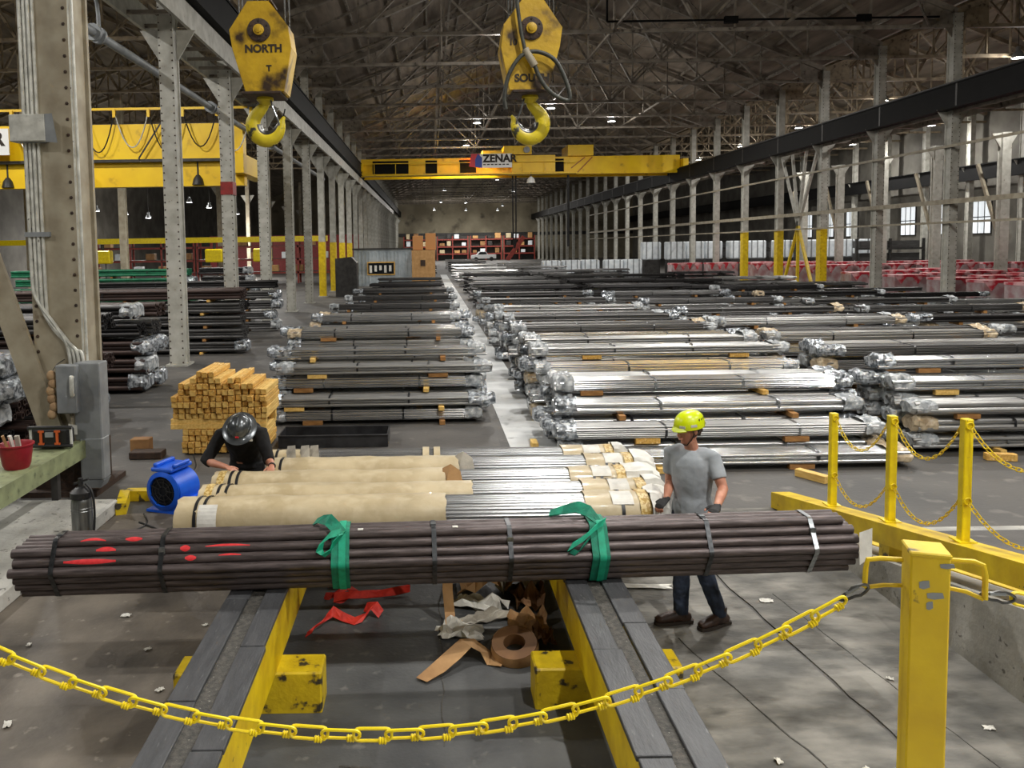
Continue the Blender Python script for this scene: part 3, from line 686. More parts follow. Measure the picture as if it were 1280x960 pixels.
# green lifting slings choked round the bundle
def sling(x, label, lift):
    s = thing('lifting_sling', label, 'sling', BO, BA)
    W = (.13, 0, 0); fine = [Vector((x, y, z)) for y, z in outline(.009)]; fine.append(fine[0])
    MB().ribbon(fine, W, .008).build('wrapped_band', 'sling_green', s)
    MB().ribbon([Vector((x+.012, y, z)) for y, z in outline(.017)[2:20]], (.05, 0, 0), .006).build('centre_fold', 'sling_green_light', s)
    top = Vector((x, front[5][0]-.01, front[6][1]+PR+.0))
    if lift == 0:
        pts = [top+Vector(v) for v in ((.02, -.03, .0), (-.03, .0, .035), (-.09, .06, .075), (-.15, .12, .06), (-.2, .18, .02))]
        MB().ribbon(pts, [Vector((.05, .05, .02)), Vector((.06, .04, .05)), Vector((.05, .03, .07)), Vector((.05, .0, .06)), Vector((.04, 0, .05))], .008).build('free_end', 'sling_green', s)
        lp_ = [top+Vector(v) for v in ((.0, -.03, .01), (-.07, -.05, -.0), (-.13, -.06, -.05), (-.15, -.065, -.11), (-.12, -.065, -.15), (-.07, -.06, -.12), (-.045, -.055, -.06), (.01, -.05, -.0))]
        MB().ribbon(lp_, [(.01, .03, .04), (.015, .03, .045), (.035, .03, .03), (.045, .03, .01), (.03, .03, -.03), (.0, .03, -.04), (.01, .03, -.03), (.03, .03, .0)], .008).build('choker_loop', 'sling_green_light', s)
    else:
        pts = [top+Vector(v) for v in ((.02, .02, .0), (-.05, .10, .07), (-.12, .16, .085), (-.22, .2, .05), (-.32, .22, .02))]
        MB().ribbon(pts, [(.03, .05, .02), (.05, .05, .06), (.03, .05, .07), (.02, .05, .05), (.02, .06, .02)], .012).build('free_end', 'sling_green', s)
        pts = [top+Vector(v) for v in ((.04, -.02, .03), (-.03, -.05, .0), (-.11, -.075, -.06), (-.19, -.09, -.105), (-.23, -.09, -.13))]
        MB().ribbon(pts, [(.03, .02, .05), (.04, .02, .06), (.04, .02, .06), (.045, .02, .06), (.045, .02, .06)], .014).build('folded_end', 'sling_green_light', s)
        pts = [top+Vector(v) for v in ((-.09, -.07, -.08), (-.14, -.085, -.14), (-.18, -.085, -.18), (-.22, -.085, -.16))]
        MB().ribbon(pts, [(.03, 0, .03)]*4, .012).build('choker_loop', 'sling_green', s)
    return s
sling(-.745, 'green lifting sling choked round the pipes nearer the blue fan', 0)
sling(1.16, 'green lifting sling choked round the pipes beside the yellow-helmeted worker', 1)

# ------------------------------------------------------------------ kraft-wrapped rod packages
def superel(wd, ht, n=28, e=.86):
    P = []
    for j in range(n):
        a = 2*PI*j/n; c, s = math.cos(a), math.sin(a)
        P.append((math.copysign(abs(c)**e, c)*wd/2, math.copysign(abs(s)**e, s)*ht/2+ht/2))
    return P
def sleeve(x0, x1, wd, ht, name, m, par, rough=.006, seed=0, n=20, ragged=0, close=(True, True), taper=0, dz=0):
    S = superel(wd, ht); k = len(S); mb = MB(); rows = max(4, int((x1-x0)/.1))
    for i in range(rows+1):
        x = x0+(x1-x0)*i/rows; f = 1
        if taper and i > rows*.6: f = 1-taper*((i/rows-.6)/.4)**1.5
        if taper < 0 and i < rows*.4: f = 1+taper*((.4-i/rows)/.4)**1.5
        for j, (y, z) in enumerate(S):
            d = rough*noise3((x*3, y*9, z*9), 1.7, seed)*2.2; q = 1+d/wd*2
            xx = x + (ragged*noise3((y*14, z*14, seed), 1) if i in (0, rows) else 0)
            mb.v.append((xx, y*q*f, max(0, (z-ht/2)*q*f+ht/2)+dz))
    for i in range(rows):
        for j in range(k): mb.f.append((i*k+j, i*k+(j+1) % k, (i+1)*k+(j+1) % k, (i+1)*k+j))
    if close[0]: mb.f.append(tuple(range(k)))
    if close[1]: mb.f.append(tuple(rows*k+j for j in range(k)))
    return mb.build(name, m, par, True)
def rods_mesh(L, wd, ht, r, m, name='rods', n=6):
    mb = MB(); rows = int(ht/(r*1.8)); cols = int(wd/(r*2.05))
    for k in range(rows):
        z = r+k*(ht-2*r)/max(1, rows-1); inset = (.0 if .15 < z/ht < .9 else 1)
        for j in range(cols):
            edge = k in (0, rows-1, rows-2) or j in (0, 1, cols-1, cols-2)
            if not edge or (inset and j in (0, cols-1)): continue
            y = (j-(cols-1)/2)*wd/cols + (r*.5 if k % 2 else -r*.5)*.7 + random.uniform(-.1, .1)*r
            mb.cyl((-L/2, y, z+random.uniform(-.1, .1)*r), (L/2, y, z+random.uniform(-.1, .1)*r), r, n)
    return mb.mesh(name, m, True)
def round_rods(L, wd, ht, r, m):
    mb = MB(); k = 0
    for lay, f in enumerate((1.0,)):
        n = int(PI*(wd+ht)/2*f/(2.3*r))
        for j in range(n):
            a = 2*PI*(j+.5*lay)/n+random.uniform(-.01, .01); c, s_ = math.cos(a), math.sin(a); e = .86
            y = math.copysign(abs(c)**e, c)*(wd/2-r)*f; z = math.copysign(abs(s_)**e, s_)*(ht/2-r)*f+ht/2
            mb.cyl((-L/2, y, z), (L/2, y+random.uniform(-.2, .2)*r, z), r*random.uniform(.85, 1), 7)
    return mb.mesh('rods', m, True)
PK = [(6.78, -2.18, .11, 1.30, 1.84, 2.02, .43, .36, 'closest to the dark pipes'), (7.24, -2.12, .37, 1.37, 1.94, 2.14, .37, .33, 'second from the dark pipes'),
      (7.68, -2.12, .13, 1.32, 1.86, 2.2, .38, .33, 'third, in front of the leaning worker'), (8.15, -1.66, .27, 1.57, 2.05, 2.28, .40, .33, 'fourth, torn paper at its edge'),
      (8.66, -1.8, -1.32, 1.42, 1.97, 2.13, .36, .29, 'farthest from the dark pipes, mostly unwrapped')]
for i, (y, xl, xk, xs, xe, xp, wd, ht, lab) in enumerate(PK):
    t = thing('rod_package', 'kraft-wrapped steel rod package on the trestles, ' + lab, 'package', (0, y, .70), 0, 'rod packages on the trestles')
    sleeve(xk-.1, xs+.1, wd-.055, ht-.055, 'gap_shade_core', 'rod_black', t, .001, 1, dz=.027); o = put('rods', round_rods(xe-xl-.1, wd-.02, ht-.02, .0165, 'rod_bright'), t, ((xl+xe)/2, 0, .004)); o['kind'] = 'stuff'  # black core added to stand for the shade in gaps between rods
    sleeve(xl, xk, wd, ht, 'paper_sleeve', 'kraft_wrap', t, .008, i, ragged=.03, close=(True, False), taper=0)
    sleeve(xs, xe, wd, ht, 'paper_sleeve', 'kraft_wrap', t, .006, i+9, ragged=.012, close=(False, False))
    sleeve(xe-.09, xe+.005, wd+.012, ht+.006, 'tape_band', 'tape_gold', t, .003, i+20, close=(False, False))
    sleeve(xe, xp, wd+.03, ht+.02, 'plastic_end', 'paper_white', t, .03, i+30, close=(False, True), taper=.35)
    xsl = xl+.16 if i < 3 else xl+.1
    for dx in ((0, .07) if i < 3 else (0,)):
        sleeve(xsl+dx, xsl+dx+.028, wd+.008, ht+.005, 'black_strap', 'strap_black', t, .001, 3, close=(False, False))
    sleeve((xs+xe)/2+.02, (xs+xe)/2+.05, wd+.008, ht+.005, 'black_strap', 'strap_black', t, .001, 3, close=(False, False))
    if i in (1, 2, 3): sleeve((xs+xe)/2-.05, (xs+xe)/2-.025, wd+.008, ht+.005, 'black_strap', 'strap_black', t, .001, 3, close=(False, False))
    if i in (1, 2): sleeve(xl+.05, xl+.12, wd+.01, ht+.006, 'tape_band', 'tape_gold', t, .002, 5, close=(False, False))
    if i == 4:
        for x in (-.1, .02): sleeve(x, x+.07, wd+.008, ht+.006, 'paper_band', 'kraft_wrap', t, .003, 7, close=(False, False))
    # paper labels lying on the wrap
    def patch(xa, xb, a0, a1, m='paper_white'):
        mb = MB(); S = [(math.copysign(abs(math.cos(a))**.86, math.cos(a))*(wd/2+.008), math.copysign(abs(math.sin(a))**.86, math.sin(a))*(ht/2+.008)+ht/2) for a in [a0+(a1-a0)*q/6 for q in range(7)]]
        mb.ribbon([((xa+xb)/2, y_, z_) for y_, z_ in S], (xb-xa, 0, 0), .002).build('paper_label', m, t)
    patch((xs+xe)/2-.05, (xs+xe)/2+.13, PI*.5, PI*.78)
    if i == 0: patch(xl+.2, xl+.36, PI*.68, PI*1.02)
    # torn flap at the sleeve edge
    if i in (2, 3):
        mb = MB(); x = xk
        mb.add([(x-.02, -wd/2-.005, ht*.5), (x+.1, -wd/2-.02, ht*.35), (x+.17, -wd/2-.03, ht*.6), (x+.14, -wd*.35, ht+.02), (x+.05, -wd*.2, ht+.07), (x-.03, -wd*.1, ht+.02)], [(0, 1, 2), (0, 2, 3), (0, 3, 4), (0, 4, 5)]).build('torn_flap', 'kraft_brown' if i == 2 else 'paper_grey', t)
    if i == 4:
        for x in (-1.6, -1.45, -1.35): MB().add([(x, -wd/2, ht*.6), (x+.14, -wd/2-.02, ht*.75), (x+.12, -wd*.3, ht+.08), (x+.02, -.02, ht+.05)], [(0, 1, 2), (0, 2, 3)]).build('torn_flap', 'paper_grey', t)
# ------------------------------------------------------------------ litter between the beams
def strewn(name, label, cat, pts, wv, m, th=.004, parent=None, group=None):
    o = MB().ribbon(pts, wv, th).build(name, m); return tag(o, label, cat, group)
Wz = lambda a: [Vector(x) for x in a]
strewn('red_sling', 'red webbing sling bunched near the beam, farther of two', 'sling', [(-1.0, 7.12, .02), (-.93, 7.05, .05), (-.85, 7.12, .07), (-.78, 7.2, .06), (-.72, 7.1, .05), (-.82, 7.02, .03), (-.9, 7.0, .06), (-.75, 7.0, .08), (-.62, 7.08, .05), (-.48, 7.14, .03), (-.35, 7.16, .04), (-.22, 7.2, .05)],
       [(.02, .06, .04), (.05, .04, .05), (.03, .06, .05), (.02, .08, .0), (.06, .05, .03), (.02, .06, .05), (.0, .07, .06), (.05, .06, .04), (.0, .06, .05), (0, .08, .03), (0, .07, .05), (0, .09, .03)], 'sling_red', .006, None, 'red slings on the floor')
strewn('red_sling', 'red webbing sling curled on the floor, closer of two', 'sling', [(-1.04, 6.38, .02), (-1.02, 6.43, .05), (-.96, 6.5, .06), (-.93, 6.6, .06), (-.87, 6.68, .08), (-.78, 6.64, .05), (-.68, 6.6, .03), (-.6, 6.62, .05), (-.55, 6.72, .08), (-.6, 6.78, .07), (-.52, 6.74, .1), (-.46, 6.7, .04)],
       [(.05, .04, .02), (.06, .05, .03), (.06, .04, .04), (.04, .05, .06), (.0, .06, .07), (0, .07, .05), (.0, .08, .03), (.03, .06, .05), (.05, .03, .06), (.03, .06, .05), (.06, .04, .05), (.04, .06, .04)], 'sling_red', .006, None, 'red slings on the floor')
strewn('red_sling', 'short folded red sling end under the pipes', 'sling', [(-.98, 7.35, .02), (-.92, 7.4, .06), (-.86, 7.45, .07), (-.8, 7.42, .03)], [(.03, .09, 0), (.05, .08, .03), (.03, .08, .02), (.02, .09, 0)], 'sling_red', .008)
def crumple(name, label, cx, cy, sx, sy, hh, m, seed, group='torn wrapping paper on the floor', rot=0):
    n = 9; mb = MB(); vs = []
    for i in range(n):
        for j in range(n):
            u, v = i/(n-1)-.5, j/(n-1)-.5
            e = 1+.35*noise3((u*3, v*3, 0), 1.3, seed)
            z = hh*(abs(noise3((u*2.6, v*2.6, 0), 1.0, seed+3))*1.4+.25*abs(noise3((u*8, v*8, 1), 1, seed)))+.006
            x, y = u*sx*e, v*sy*e
            vs.append((cx+x*math.cos(rot)-y*math.sin(rot), cy+x*math.sin(rot)+y*math.cos(rot), z+.012))
    top = vs; bot = [(x, y, max(.011, z-.004)) for x, y, z in vs]; q = n*n
    F = [(i*n+j, i*n+j+1, (i+1)*n+j+1, (i+1)*n+j) for i in range(n-1) for j in range(n-1)]
    F2 = [tuple(q+a for a in reversed(f)) for f in F]
    rim = [i*n for i in range(n)] + [(n-1)*n+j for j in range(1, n)] + [i*n+n-1 for i in range(n-2, -1, -1)] + [j for j in range(n-2, 0, -1)]
    R = [(rim[i], rim[(i+1) % len(rim)], q+rim[(i+1) % len(rim)], q+rim[i]) for i in range(len(rim))]
    mb.add(top+bot, F+F2+R); o = mb.build(name, m); return tag(o, label, 'paper', group)
crumple('paper_scrap', 'pale torn paper sheet lying alone between the beams', .2, 6.36, .38, .22, .12, 'paper_white', 1, rot=-.3)
crumple('paper_scrap', 'crumpled brown sheet tallest in the litter heap', .5, 7.25, .55, .4, .38, 'kraft_brown', 2)
crumple('paper_scrap', 'shiny grey sheet on the back of the litter heap', .78, 7.2, .4, .35, .36, 'paper_grey', 3)
crumple('paper_scrap', 'brown sheet leaning by the trestle beam', .84, 6.95, .26, .5, .2, 'kraft_inside', 4)
crumple('paper_scrap', 'pale strip poking from the litter heap', .38, 6.85, .5, .14, .14, 'paper_white', 5, rot=-.4)
crumple('paper_scrap', 'grey torn strip before the litter heap', .42, 6.6, .42, .12, .1, 'paper_grey', 6, rot=.3)
crumple('paper_scrap', 'folded cardboard piece behind the paper roll', .78, 6.45, .32, .3, .2, 'kraft_brown', 7)
crumple('paper_scrap', 'brown sheet standing under the packages', .3, 7.5, .35, .3, .4, 'kraft_inside', 8)
crumple('paper_scrap', 'brown scrap between roll and trestle beam', .88, 6.25, .16, .25, .12, 'kraft_inside', 9)
strewn('paper_strip', 'long brown paper strip hanging down behind the pipes', 'paper', [(.12, 6.62, .75), (.12, 6.60, .5), (.115, 6.58, .3), (.13, 6.55, .12), (.14, 6.45, .02)], (.085, 0, 0), 'kraft_brown', .003)
r_ = thing('paper_roll', 'brown paper tape roll lying on the litter', 'roll', (.62, 6.0, .06)); M = Matrix.Rotation(.28, 3, 'X') @ Matrix.Rotation(-.1, 3, 'Y')
MB().lathe([(.085, -.05), (.175, -.05), (.178, 0), (.175, .05), (.085, .05), (.083, 0), (.085, -.05)], 32, (0, 0, .03), M, cap=False).build('roll_body', 'kraft_inside', r_, True)
MB().lathe([(.179, -.053), (.186, 0), (.18, .053)], 32, (0, 0, .03), M, cap=False).build('outer_turn', 'kraft_brown', r_, True)
strewn('paper_strip', 'unrolled grey and tan paper strip beside the paper roll', 'paper', [(.52, 5.9, .03), (.42, 5.95, .03), (.33, 6.02, .1), (.24, 6.0, .13), (.14, 5.9, .09), (.02, 5.78, .05), (-.1, 5.66, .03)], [(.04, .14, 0), (.05, .13, .03), (-.04, .15, .03), (-.08, .13, 0), (-.1, .12, 0), (-.1, .1, 0), (-.08, .06, 0)], 'kraft_brown', .003)
crumple('paper_scrap', 'long pale strip on the concrete beyond the trestle', 1.82, 7.25, .7, .09, .02, 'paper_white', 12, rot=-.12)
for k, (x, y, s) in enumerate(((2.95, 6.9, .07), (3.0, 4.75, .05), (2.6, 4.6, .04), (-2.7, 6.8, .05), (-2.0, 5.6, .04), (-2.9, 5.2, .05), (3.6, 5.0, .04), (-2.3, 6.2, .035), (2.1, 4.7, .035), (3.3, 5.6, .03), (-1.95, 6.6, .03), (-3.3, 6.3, .03))):
    crumple('paper_scrap', 'tiny pale paper fleck on the floor, %s of several' % ORD[k], x, y, s*1.6, s, .012, 'paper_white', 20+k, 'paper flecks on the floor', rot=k)
# ------------------------------------------------------------------ people
def loft(mb, rings, side, n=14):
    """rings: (centre, r_side, r_other); side: reference vector for the first radius"""
    P = [Vector(r[0]) for r in rings]; k = len(P); o = len(mb.v)
    for i, (c, ra, rb) in enumerate(rings):
        t = (P[min(i+1, k-1)] - P[max(i-1, 0)]).normalized(); s = Vector(side); s = (s - t*s.dot(t)).normalized(); q = t.cross(s)
        for j in range(n):
            a = 2*PI*j/n; mb.v.append(tuple(P[i] + s*(ra*math.cos(a)) + q*(rb*math.sin(a))))
    for i in range(k-1):
        for j in range(n): mb.f.append((o+i*n+j, o+i*n+(j+1) % n, o+(i+1)*n+(j+1) % n, o+(i+1)*n+j))
    mb.f.append(tuple(o+j for j in reversed(range(n)))); mb.f.append(tuple(o+(k-1)*n+j for j in range(n)))
    return mb
def ball(mb, c, rx, ry, rz, ax=None, n=10):
    M = ax if ax is not None else Matrix.Identity(3); c = Vector(c); o = len(mb.v); m = 6
    for i in range(m+1):
        a = -PI/2+PI*(i+.02 if i == 0 else i-.02 if i == m else i)/m
        for j in range(n):
            g = 2*PI*j/n; mb.v.append(tuple(c + M @ Vector((rx*math.cos(a)*math.cos(g), ry*math.cos(a)*math.sin(g), rz*math.sin(a)))))
    for i in range(m):
        for j in range(n): mb.f.append((o+i*n+j, o+i*n+(j+1) % n, o+(i+1)*n+(j+1) % n, o+(i+1)*n+j))
    mb.f.append(tuple(o+j for j in reversed(range(n)))); mb.f.append(tuple(o+m*n+j for j in range(n)))
    return mb
def fuse(mb, name, m, parent, voxel, smooth=3, fold=0, fseed=0, fscale=9):
    """one continuous surface from overlapping lofts"""
    me = mb.mesh(name + '_raw', m); t = bpy.data.objects.new(name + '_raw', me)
    r = t.modifiers.new('r', 'REMESH'); r.mode = 'VOXEL'; r.voxel_size = voxel
    s = t.modifiers.new('s', 'SMOOTH'); s.factor = .5; s.iterations = smooth
    out = evaluated(t); bpy.data.meshes.remove(me)
    if fold:
        n_ = len(out.vertices); co = [0.0]*(3*n_); nr = [0.0]*(3*n_); out.vertices.foreach_get('co', co); out.vertex_normals.foreach_get('vector', nr)
        for a in range(0, 3*n_, 3):
            p = (co[a], co[a+1], co[a+2]); d = fold*(noise3((p[0]*1.4, p[1]*1.4, p[2]*.8), fscale, fseed) + .5*noise3(p, fscale*2.3, fseed+2))
            co[a] += nr[a]*d; co[a+1] += nr[a+1]*d; co[a+2] += nr[a+2]*d
        out.vertices.foreach_set('co', co); out.update()
    out.materials.clear(); out.materials.append(MATS[m]); out.name = name
    out.polygons.foreach_set('use_smooth', [True]*len(out.polygons))
    return put(name, out, parent)
def head(mb, c, f, up, S=1.0):
    """c: chin height centre under the skull; f facing, up head axis"""
    f = Vector(f).normalized(); up = Vector(up).normalized(); s = up.cross(f).normalized(); f = s.cross(up).normalized(); c = Vector(c)
    P = lambda h, a, b=0: c + up*(h*S) + f*(a*S) + s*(b*S)
    R = [(-.004, .052, .020, .022), (.012, .036, .040, .052), (.04, .020, .054, .074), (.075, .008, .063, .088), (.11, 0, .069, .094), (.15, -.006, .073, .099), (.19, -.010, .069, .092), (.215, -.012, .052, .068), (.232, -.014, .02, .03)]
    loft(mb, [(P(h, a), w*S, d*S) for h, a, w, d in R], s, 16)
    loft(mb, [(P(.125, .082), .007*S, .010*S), (P(.10, .098), .009*S, .012*S), (P(.076, .108), .013*S, .012*S), (P(.066, .094), .014*S, .010*S)], s, 8)
    loft(mb, [(P(.046, .088, -.022), .006, .008), (P(.044, .098), .008, .009), (P(.046, .088, .022), .006, .008)], up, 8)     # lips
    loft(mb, [(P(.012, .07, -.012), .012, .012), (P(.012, .07, .012), .012, .012)], up, 8)                                      # chin
    loft(mb, [(P(.128, .080, -.045), .008, .010), (P(.131, .092), .008, .010), (P(.128, .080, .045), .008, .010)], up, 8)     # brow
    M = Matrix((s, f, up)).transposed()
    for sg in (-1, 1): ball(mb, P(.095, -.012, sg*.073), .011*S, .02*S, .032*S, M)
    return P, s, f, up, M
def hand(mb, w, d, nrm, thumb, curl=.5, S=1.0, fingers=(1, 1, 1, 1), part='all'):
    """w wrist, d direction of the palm, nrm back of the hand, thumb side vector"""
    d = Vector(d).normalized(); nrm = Vector(nrm); nrm = (nrm - d*nrm.dot(d)).normalized(); th = d.cross(nrm); th = th if th.dot(Vector(thumb)) > 0 else -th
    w = Vector(w); g = .003 if part == 'glove' else 0
    loft(mb, [(w - d*.02, .026+g, .019+g), (w + d*.015*S, .030+g, .018+g), (w + d*.055*S, .042*S+g, .015+g), (w + d*.095*S, .041*S+g, .013+g)], th, 12)
    for i, L in enumerate((.072, .08, .075, .058)):
        L *= S*(.42 if part == 'glove' else 1); b = w + d*(.088*S) + th*((.031-.0205*i)*S); r = .0088*S+g
        c = curl*(1 if part != 'glove' else .6); a1, a2 = c*.7, c*1.5
        d1 = d*math.cos(a1) - nrm*math.sin(a1) + th*(.08*(1.2-i*.8)); d2 = d*math.cos(a2) - nrm*math.sin(a2); d3 = d*math.cos(a2*1.35) - nrm*math.sin(a2*1.35)
        p1 = b + d1*L*.45; p2 = p1 + d2*L*.32; p3 = p2 + d3*L*.23
        loft(mb, [(b - d*.02, r, r), (b, r, r), (p1, r*.96, r*.96), (p2, r*.9, r*.88), (p3, r*.7, r*.7)], th, 8)
    b = w + d*.03*S + th*.028*S; q = .55 if part == 'glove' else 1
    p1 = b + (th*.75 + d*.6 - nrm*.15)*(.04*S); p2 = p1 + (th*.35 + d*.9 - nrm*.25*curl)*(.03*S*q); p3 = p2 + (d*.95 - nrm*.4*curl)*(.022*S*q)
    loft(mb, [(b - th*.012, .014+g, .012+g), (b + th*.01, .013+g, .012+g), (p1, .011+g, .0105+g), (p2, .0095+g, .009+g), (p3, .007+g, .007+g)], nrm, 8)
    return mb

# --- worker with the yellow helmet, standing behind the pipe bundle
B = Vector((2.2, 6.62, .011)); wk = thing('person', 'worker in grey t-shirt, jeans and yellow helmet, hand on the pipes', 'person', B)
R_ = lambda x, y, z: Vector((x, y, z)) - B
lf = Vector((.8, -.6, 0)); fw = Vector((-.6, -.8, 0))
hips = R_(2.2, 6.63, .93); waist = R_(2.195, 6.63, 1.08); chest = R_(2.19, 6.62, 1.28); shl = R_(2.185, 6.625, 1.43)
SL = shl + lf*.18 + Vector((0, 0, -.015)); SR = shl - lf*.18 + Vector((0, 0, -.01))
EL = R_(2.37, 6.40, 1.19); WL = R_(2.225, 6.13, 1.14); ER = R_(2.04, 6.74, 1.15); WR = R_(1.955, 6.555, 1.065)
HL = hips + lf*.088 - Vector((0, 0, .03)); HR = hips - lf*.088 - Vector((0, 0, .03))
KL = R_(2.25, 6.50, .49); AL = R_(2.385, 6.475, .10); KR = R_(2.09, 6.57, .50); AR = R_(2.075, 6.53, .10)
mb = MB()
loft(mb, [(hips - Vector((0, 0, .08)), .15, .10), (hips, .165, .115), (waist, .14, .10), (chest, .165, .115), (shl + Vector((0, 0, -.04)), .16, .10), (shl + Vector((0, 0, .035)), .085, .07)], lf, 18)
loft(mb, [(shl, .065, .065), (shl + Vector((-.01, -.02, .07)), .056, .058), (R_(2.15, 6.585, 1.56), .055, .06)], lf, 14)
hf = Vector((-.93, -.36, -.12)); hu = Vector((-.10, -.07, 1))
P, hs, hfv, huv, HM = head(mb, R_(2.155, 6.59, 1.535), hf, hu, 1.02)
for s_, e_, w_ in ((SL, EL, WL), (SR, ER, WR)):
    loft(mb, [(s_ + Vector((0, 0, .01)), .055, .055), (s_.lerp(e_, .35), .052, .05), (s_.lerp(e_, .75), .045, .044), (e_, .042, .042), (e_.lerp(w_, .3), .043, .041), (e_.lerp(w_, .75), .033, .03), (w_, .028, .024)], fw, 14)
for h_, k_, a_ in ((HL, KL, AL), (HR, KR, AR)):
    loft(mb, [(h_, .085, .09), (h_.lerp(k_, .5), .072, .076), (k_, .056, .058), (k_.lerp(a_, .35), .056, .06), (k_.lerp(a_, .85), .038, .04), (a_, .036, .04)], lf, 14)
    loft(mb, [(a_, .035, .04), (a_ + Vector((-.02, -.005, -.04)), .03, .03), (a_ + Vector((-.08, -.03, -.052)), .025, .018)], lf, 12)
hand(mb, WL, Vector((-.55, -.8, -.15)), Vector((0, -.1, 1)), Vector((-1, .5, 0)), .35)
hand(mb, WR, Vector((-.75, -.5, -.45)), Vector((-.5, -.3, .75)), Vector((-.5, .8, 0)), .9)
fuse(mb, 'body', 'skin', wk, .0065, 2)
sh = MB()
loft(sh, [(hips + Vector((0, 0, -.05)), .178, .135), (hips + Vector((0, 0, .04)), .18, .135), (waist, .155, .122), (chest + Vector((0, 0, -.04)), .174, .132), (chest + Vector((0, 0, .06)), .182, .13), (shl + Vector((0, 0, -.03)), .182, .114), (shl + Vector((0, 0, .02)), .135, .088), (shl + Vector((0, -.003, .05)), .075, .068)], lf, 20)
for s_, e_ in ((SL, EL), (SR, ER)):
    loft(sh, [(s_ + (shl-s_)*.6 + Vector((0, 0, -.03)), .085, .1), (s_ + (shl-s_)*.25 + Vector((0, 0, -.005)), .078, .085), (s_ + Vector((0, 0, .0)), .067, .068), (s_.lerp(e_, .4), .065, .062), (s_.lerp(e_, .62), .066, .06), (s_.lerp(e_, .68), .066, .059)], fw, 14)
fuse(sh, 'shirt', 'shirt_grey', wk, .008, 9, .006, 4, 8)
tr = MB()
loft(tr, [(hips + Vector((0, 0, .05)), .166, .12), (hips, .172, .125), (hips - Vector((0, 0, .1)), .16, .115)], lf, 18)
for h_, k_, a_ in ((HL, KL, AL), (HR, KR, AR)):
    loft(tr, [(h_ + Vector((0, 0, .03)), .09, .10), (h_.lerp(k_, .5), .084, .088), (k_, .07, .072), (k_.lerp(a_, .4), .069, .073), (k_.lerp(a_, .8), .06, .063), (k_.lerp(a_, 1.02), .058, .062)], lf, 14)
fuse(tr, 'jeans', 'denim', wk, .008, 2, .007, 9, 13)
for a_, dr in ((AL, Vector((-.9, -.42, 0)).normalized()), (AR, Vector((-.99, -.12, 0)).normalized())):
    sd = Vector((-dr.y, dr.x, 0)); bt = MB(); fl = Vector((a_.x, a_.y, 0)); u = Vector((0, 0, 1))
    loft(bt, [(a_ + u*.07 - dr*.005, .052, .056), (a_ + u*.0, .05, .056), (fl + u*.06 + dr*.01, .048, .075), (fl + u*.035 + dr*.02, .046, .09)], sd, 14)
    loft(bt, [(fl + u*.045 - dr*.085, .03, .03), (fl + u*.05 - dr*.04, .044, .046), (fl + u*.06 + dr*.04, .046, .052), (fl + u*.052 + dr*.12, .05, .042), (fl + u*.042 + dr*.19, .046, .034), (fl + u*.036 + dr*.222, .03, .024)], sd, 14)
    bo = fuse(bt, 'boot', 'boot_brown', wk, .007, 2)
    so = MB(); O = [fl + dr*x + sd*y for x, y in ((-.105, -.02), (-.09, -.04), (0, -.042), (.1, -.052), (.18, -.05), (.225, -.03), (.235, 0), (.225, .03), (.18, .05), (.1, .052), (0, .042), (-.09, .04), (-.105, .02))]
    n = len(O); so.add([(p.x, p.y, z) for z in (.0, .026) for p in O], [tuple(range(n)), tuple(range(n, 2*n))] + [(i, (i+1) % n, n+(i+1) % n, n+i) for i in range(n)]).build('sole', 'boot_sole', bo)
for w_, dd, nn, tt, cc in ((WL, Vector((-.55, -.8, -.15)), Vector((0, -.1, 1)), Vector((-1, .5, 0)), .35), (WR, Vector((-.75, -.5, -.45)), Vector((-.5, -.3, .75)), Vector((-.5, .8, 0)), .9)):
    gl = MB(); hand(gl, w_, dd, nn, tt, cc, 1.0, part='glove'); fuse(gl, 'work_glove', 'glove_black', wk, .006, 1)
# hair below the helmet, eyes, helmet
hr = MB(); loft(hr, [(P(.05, -.075), .05, .02), (P(.09, -.07), .066, .045), (P(.15, -.03), .078, .085), (P(.2, -.012), .07, .092)], hs, 14)
fuse(hr, 'hair', 'hair_brown', wk, .008, 1)
for sg in (-1, 1):
    e = ball(MB(), P(.112, .085, sg*.031), .013, .008, .008, HM).build('eye', 'eye_white', wk, True)
    ball(MB(), P(.111, .091, sg*.031), .006, .004, .006, HM, 8).build('pupil', 'hair_brown', e, True)
    loft(MB(), [(P(.131, .088, sg*.016), .004, .004), (P(.135, .089, sg*.032), .004, .005), (P(.131, .078, sg*.05), .003, .003)], huv, 6).build('eyebrow', 'hair_brown', wk, True)
def dome(mb, P, rings, n=28, front=0, lip=0):
    """shell from rings (height, half side, half depth, centre f); closed on top"""
    o = len(mb.v)
    for h, a, b, c in rings:
        for j in range(n):
            g = 2*PI*j/n; mb.v.append(tuple(P(h, c + b*math.cos(g), a*math.sin(g))))
    for i in range(len(rings)-1):
        for j in range(n): mb.f.append((o+i*n+j, o+i*n+(j+1) % n, o+(i+1)*n+(j+1) % n, o+(i+1)*n+j))
    mb.f.append(tuple(o+(len(rings)-1)*n+j for j in range(n)))
    return mb
hm = MB(); dome(hm, P, [(.125, .098, .122, -.012), (.13, .106, .132, -.012), (.155, .107, .134, -.012), (.19, .102, .128, -.014), (.225, .086, .11, -.016), (.25, .06, .08, -.018), (.264, .025, .035, -.02)])
hob = hm.build('helmet', 'helmet_lime', wk, True); hob['label'] = 'bright yellow vented climbing helmet'
vz = MB(); o_ = [(P(.128, .085, -.085)), P(.124, .13, -.05), P(.122, .148, 0), P(.124, .13, .05), P(.128, .085, .085), P(.15, .10, .06), P(.155, .122, 0), P(.15, .10, -.06)]
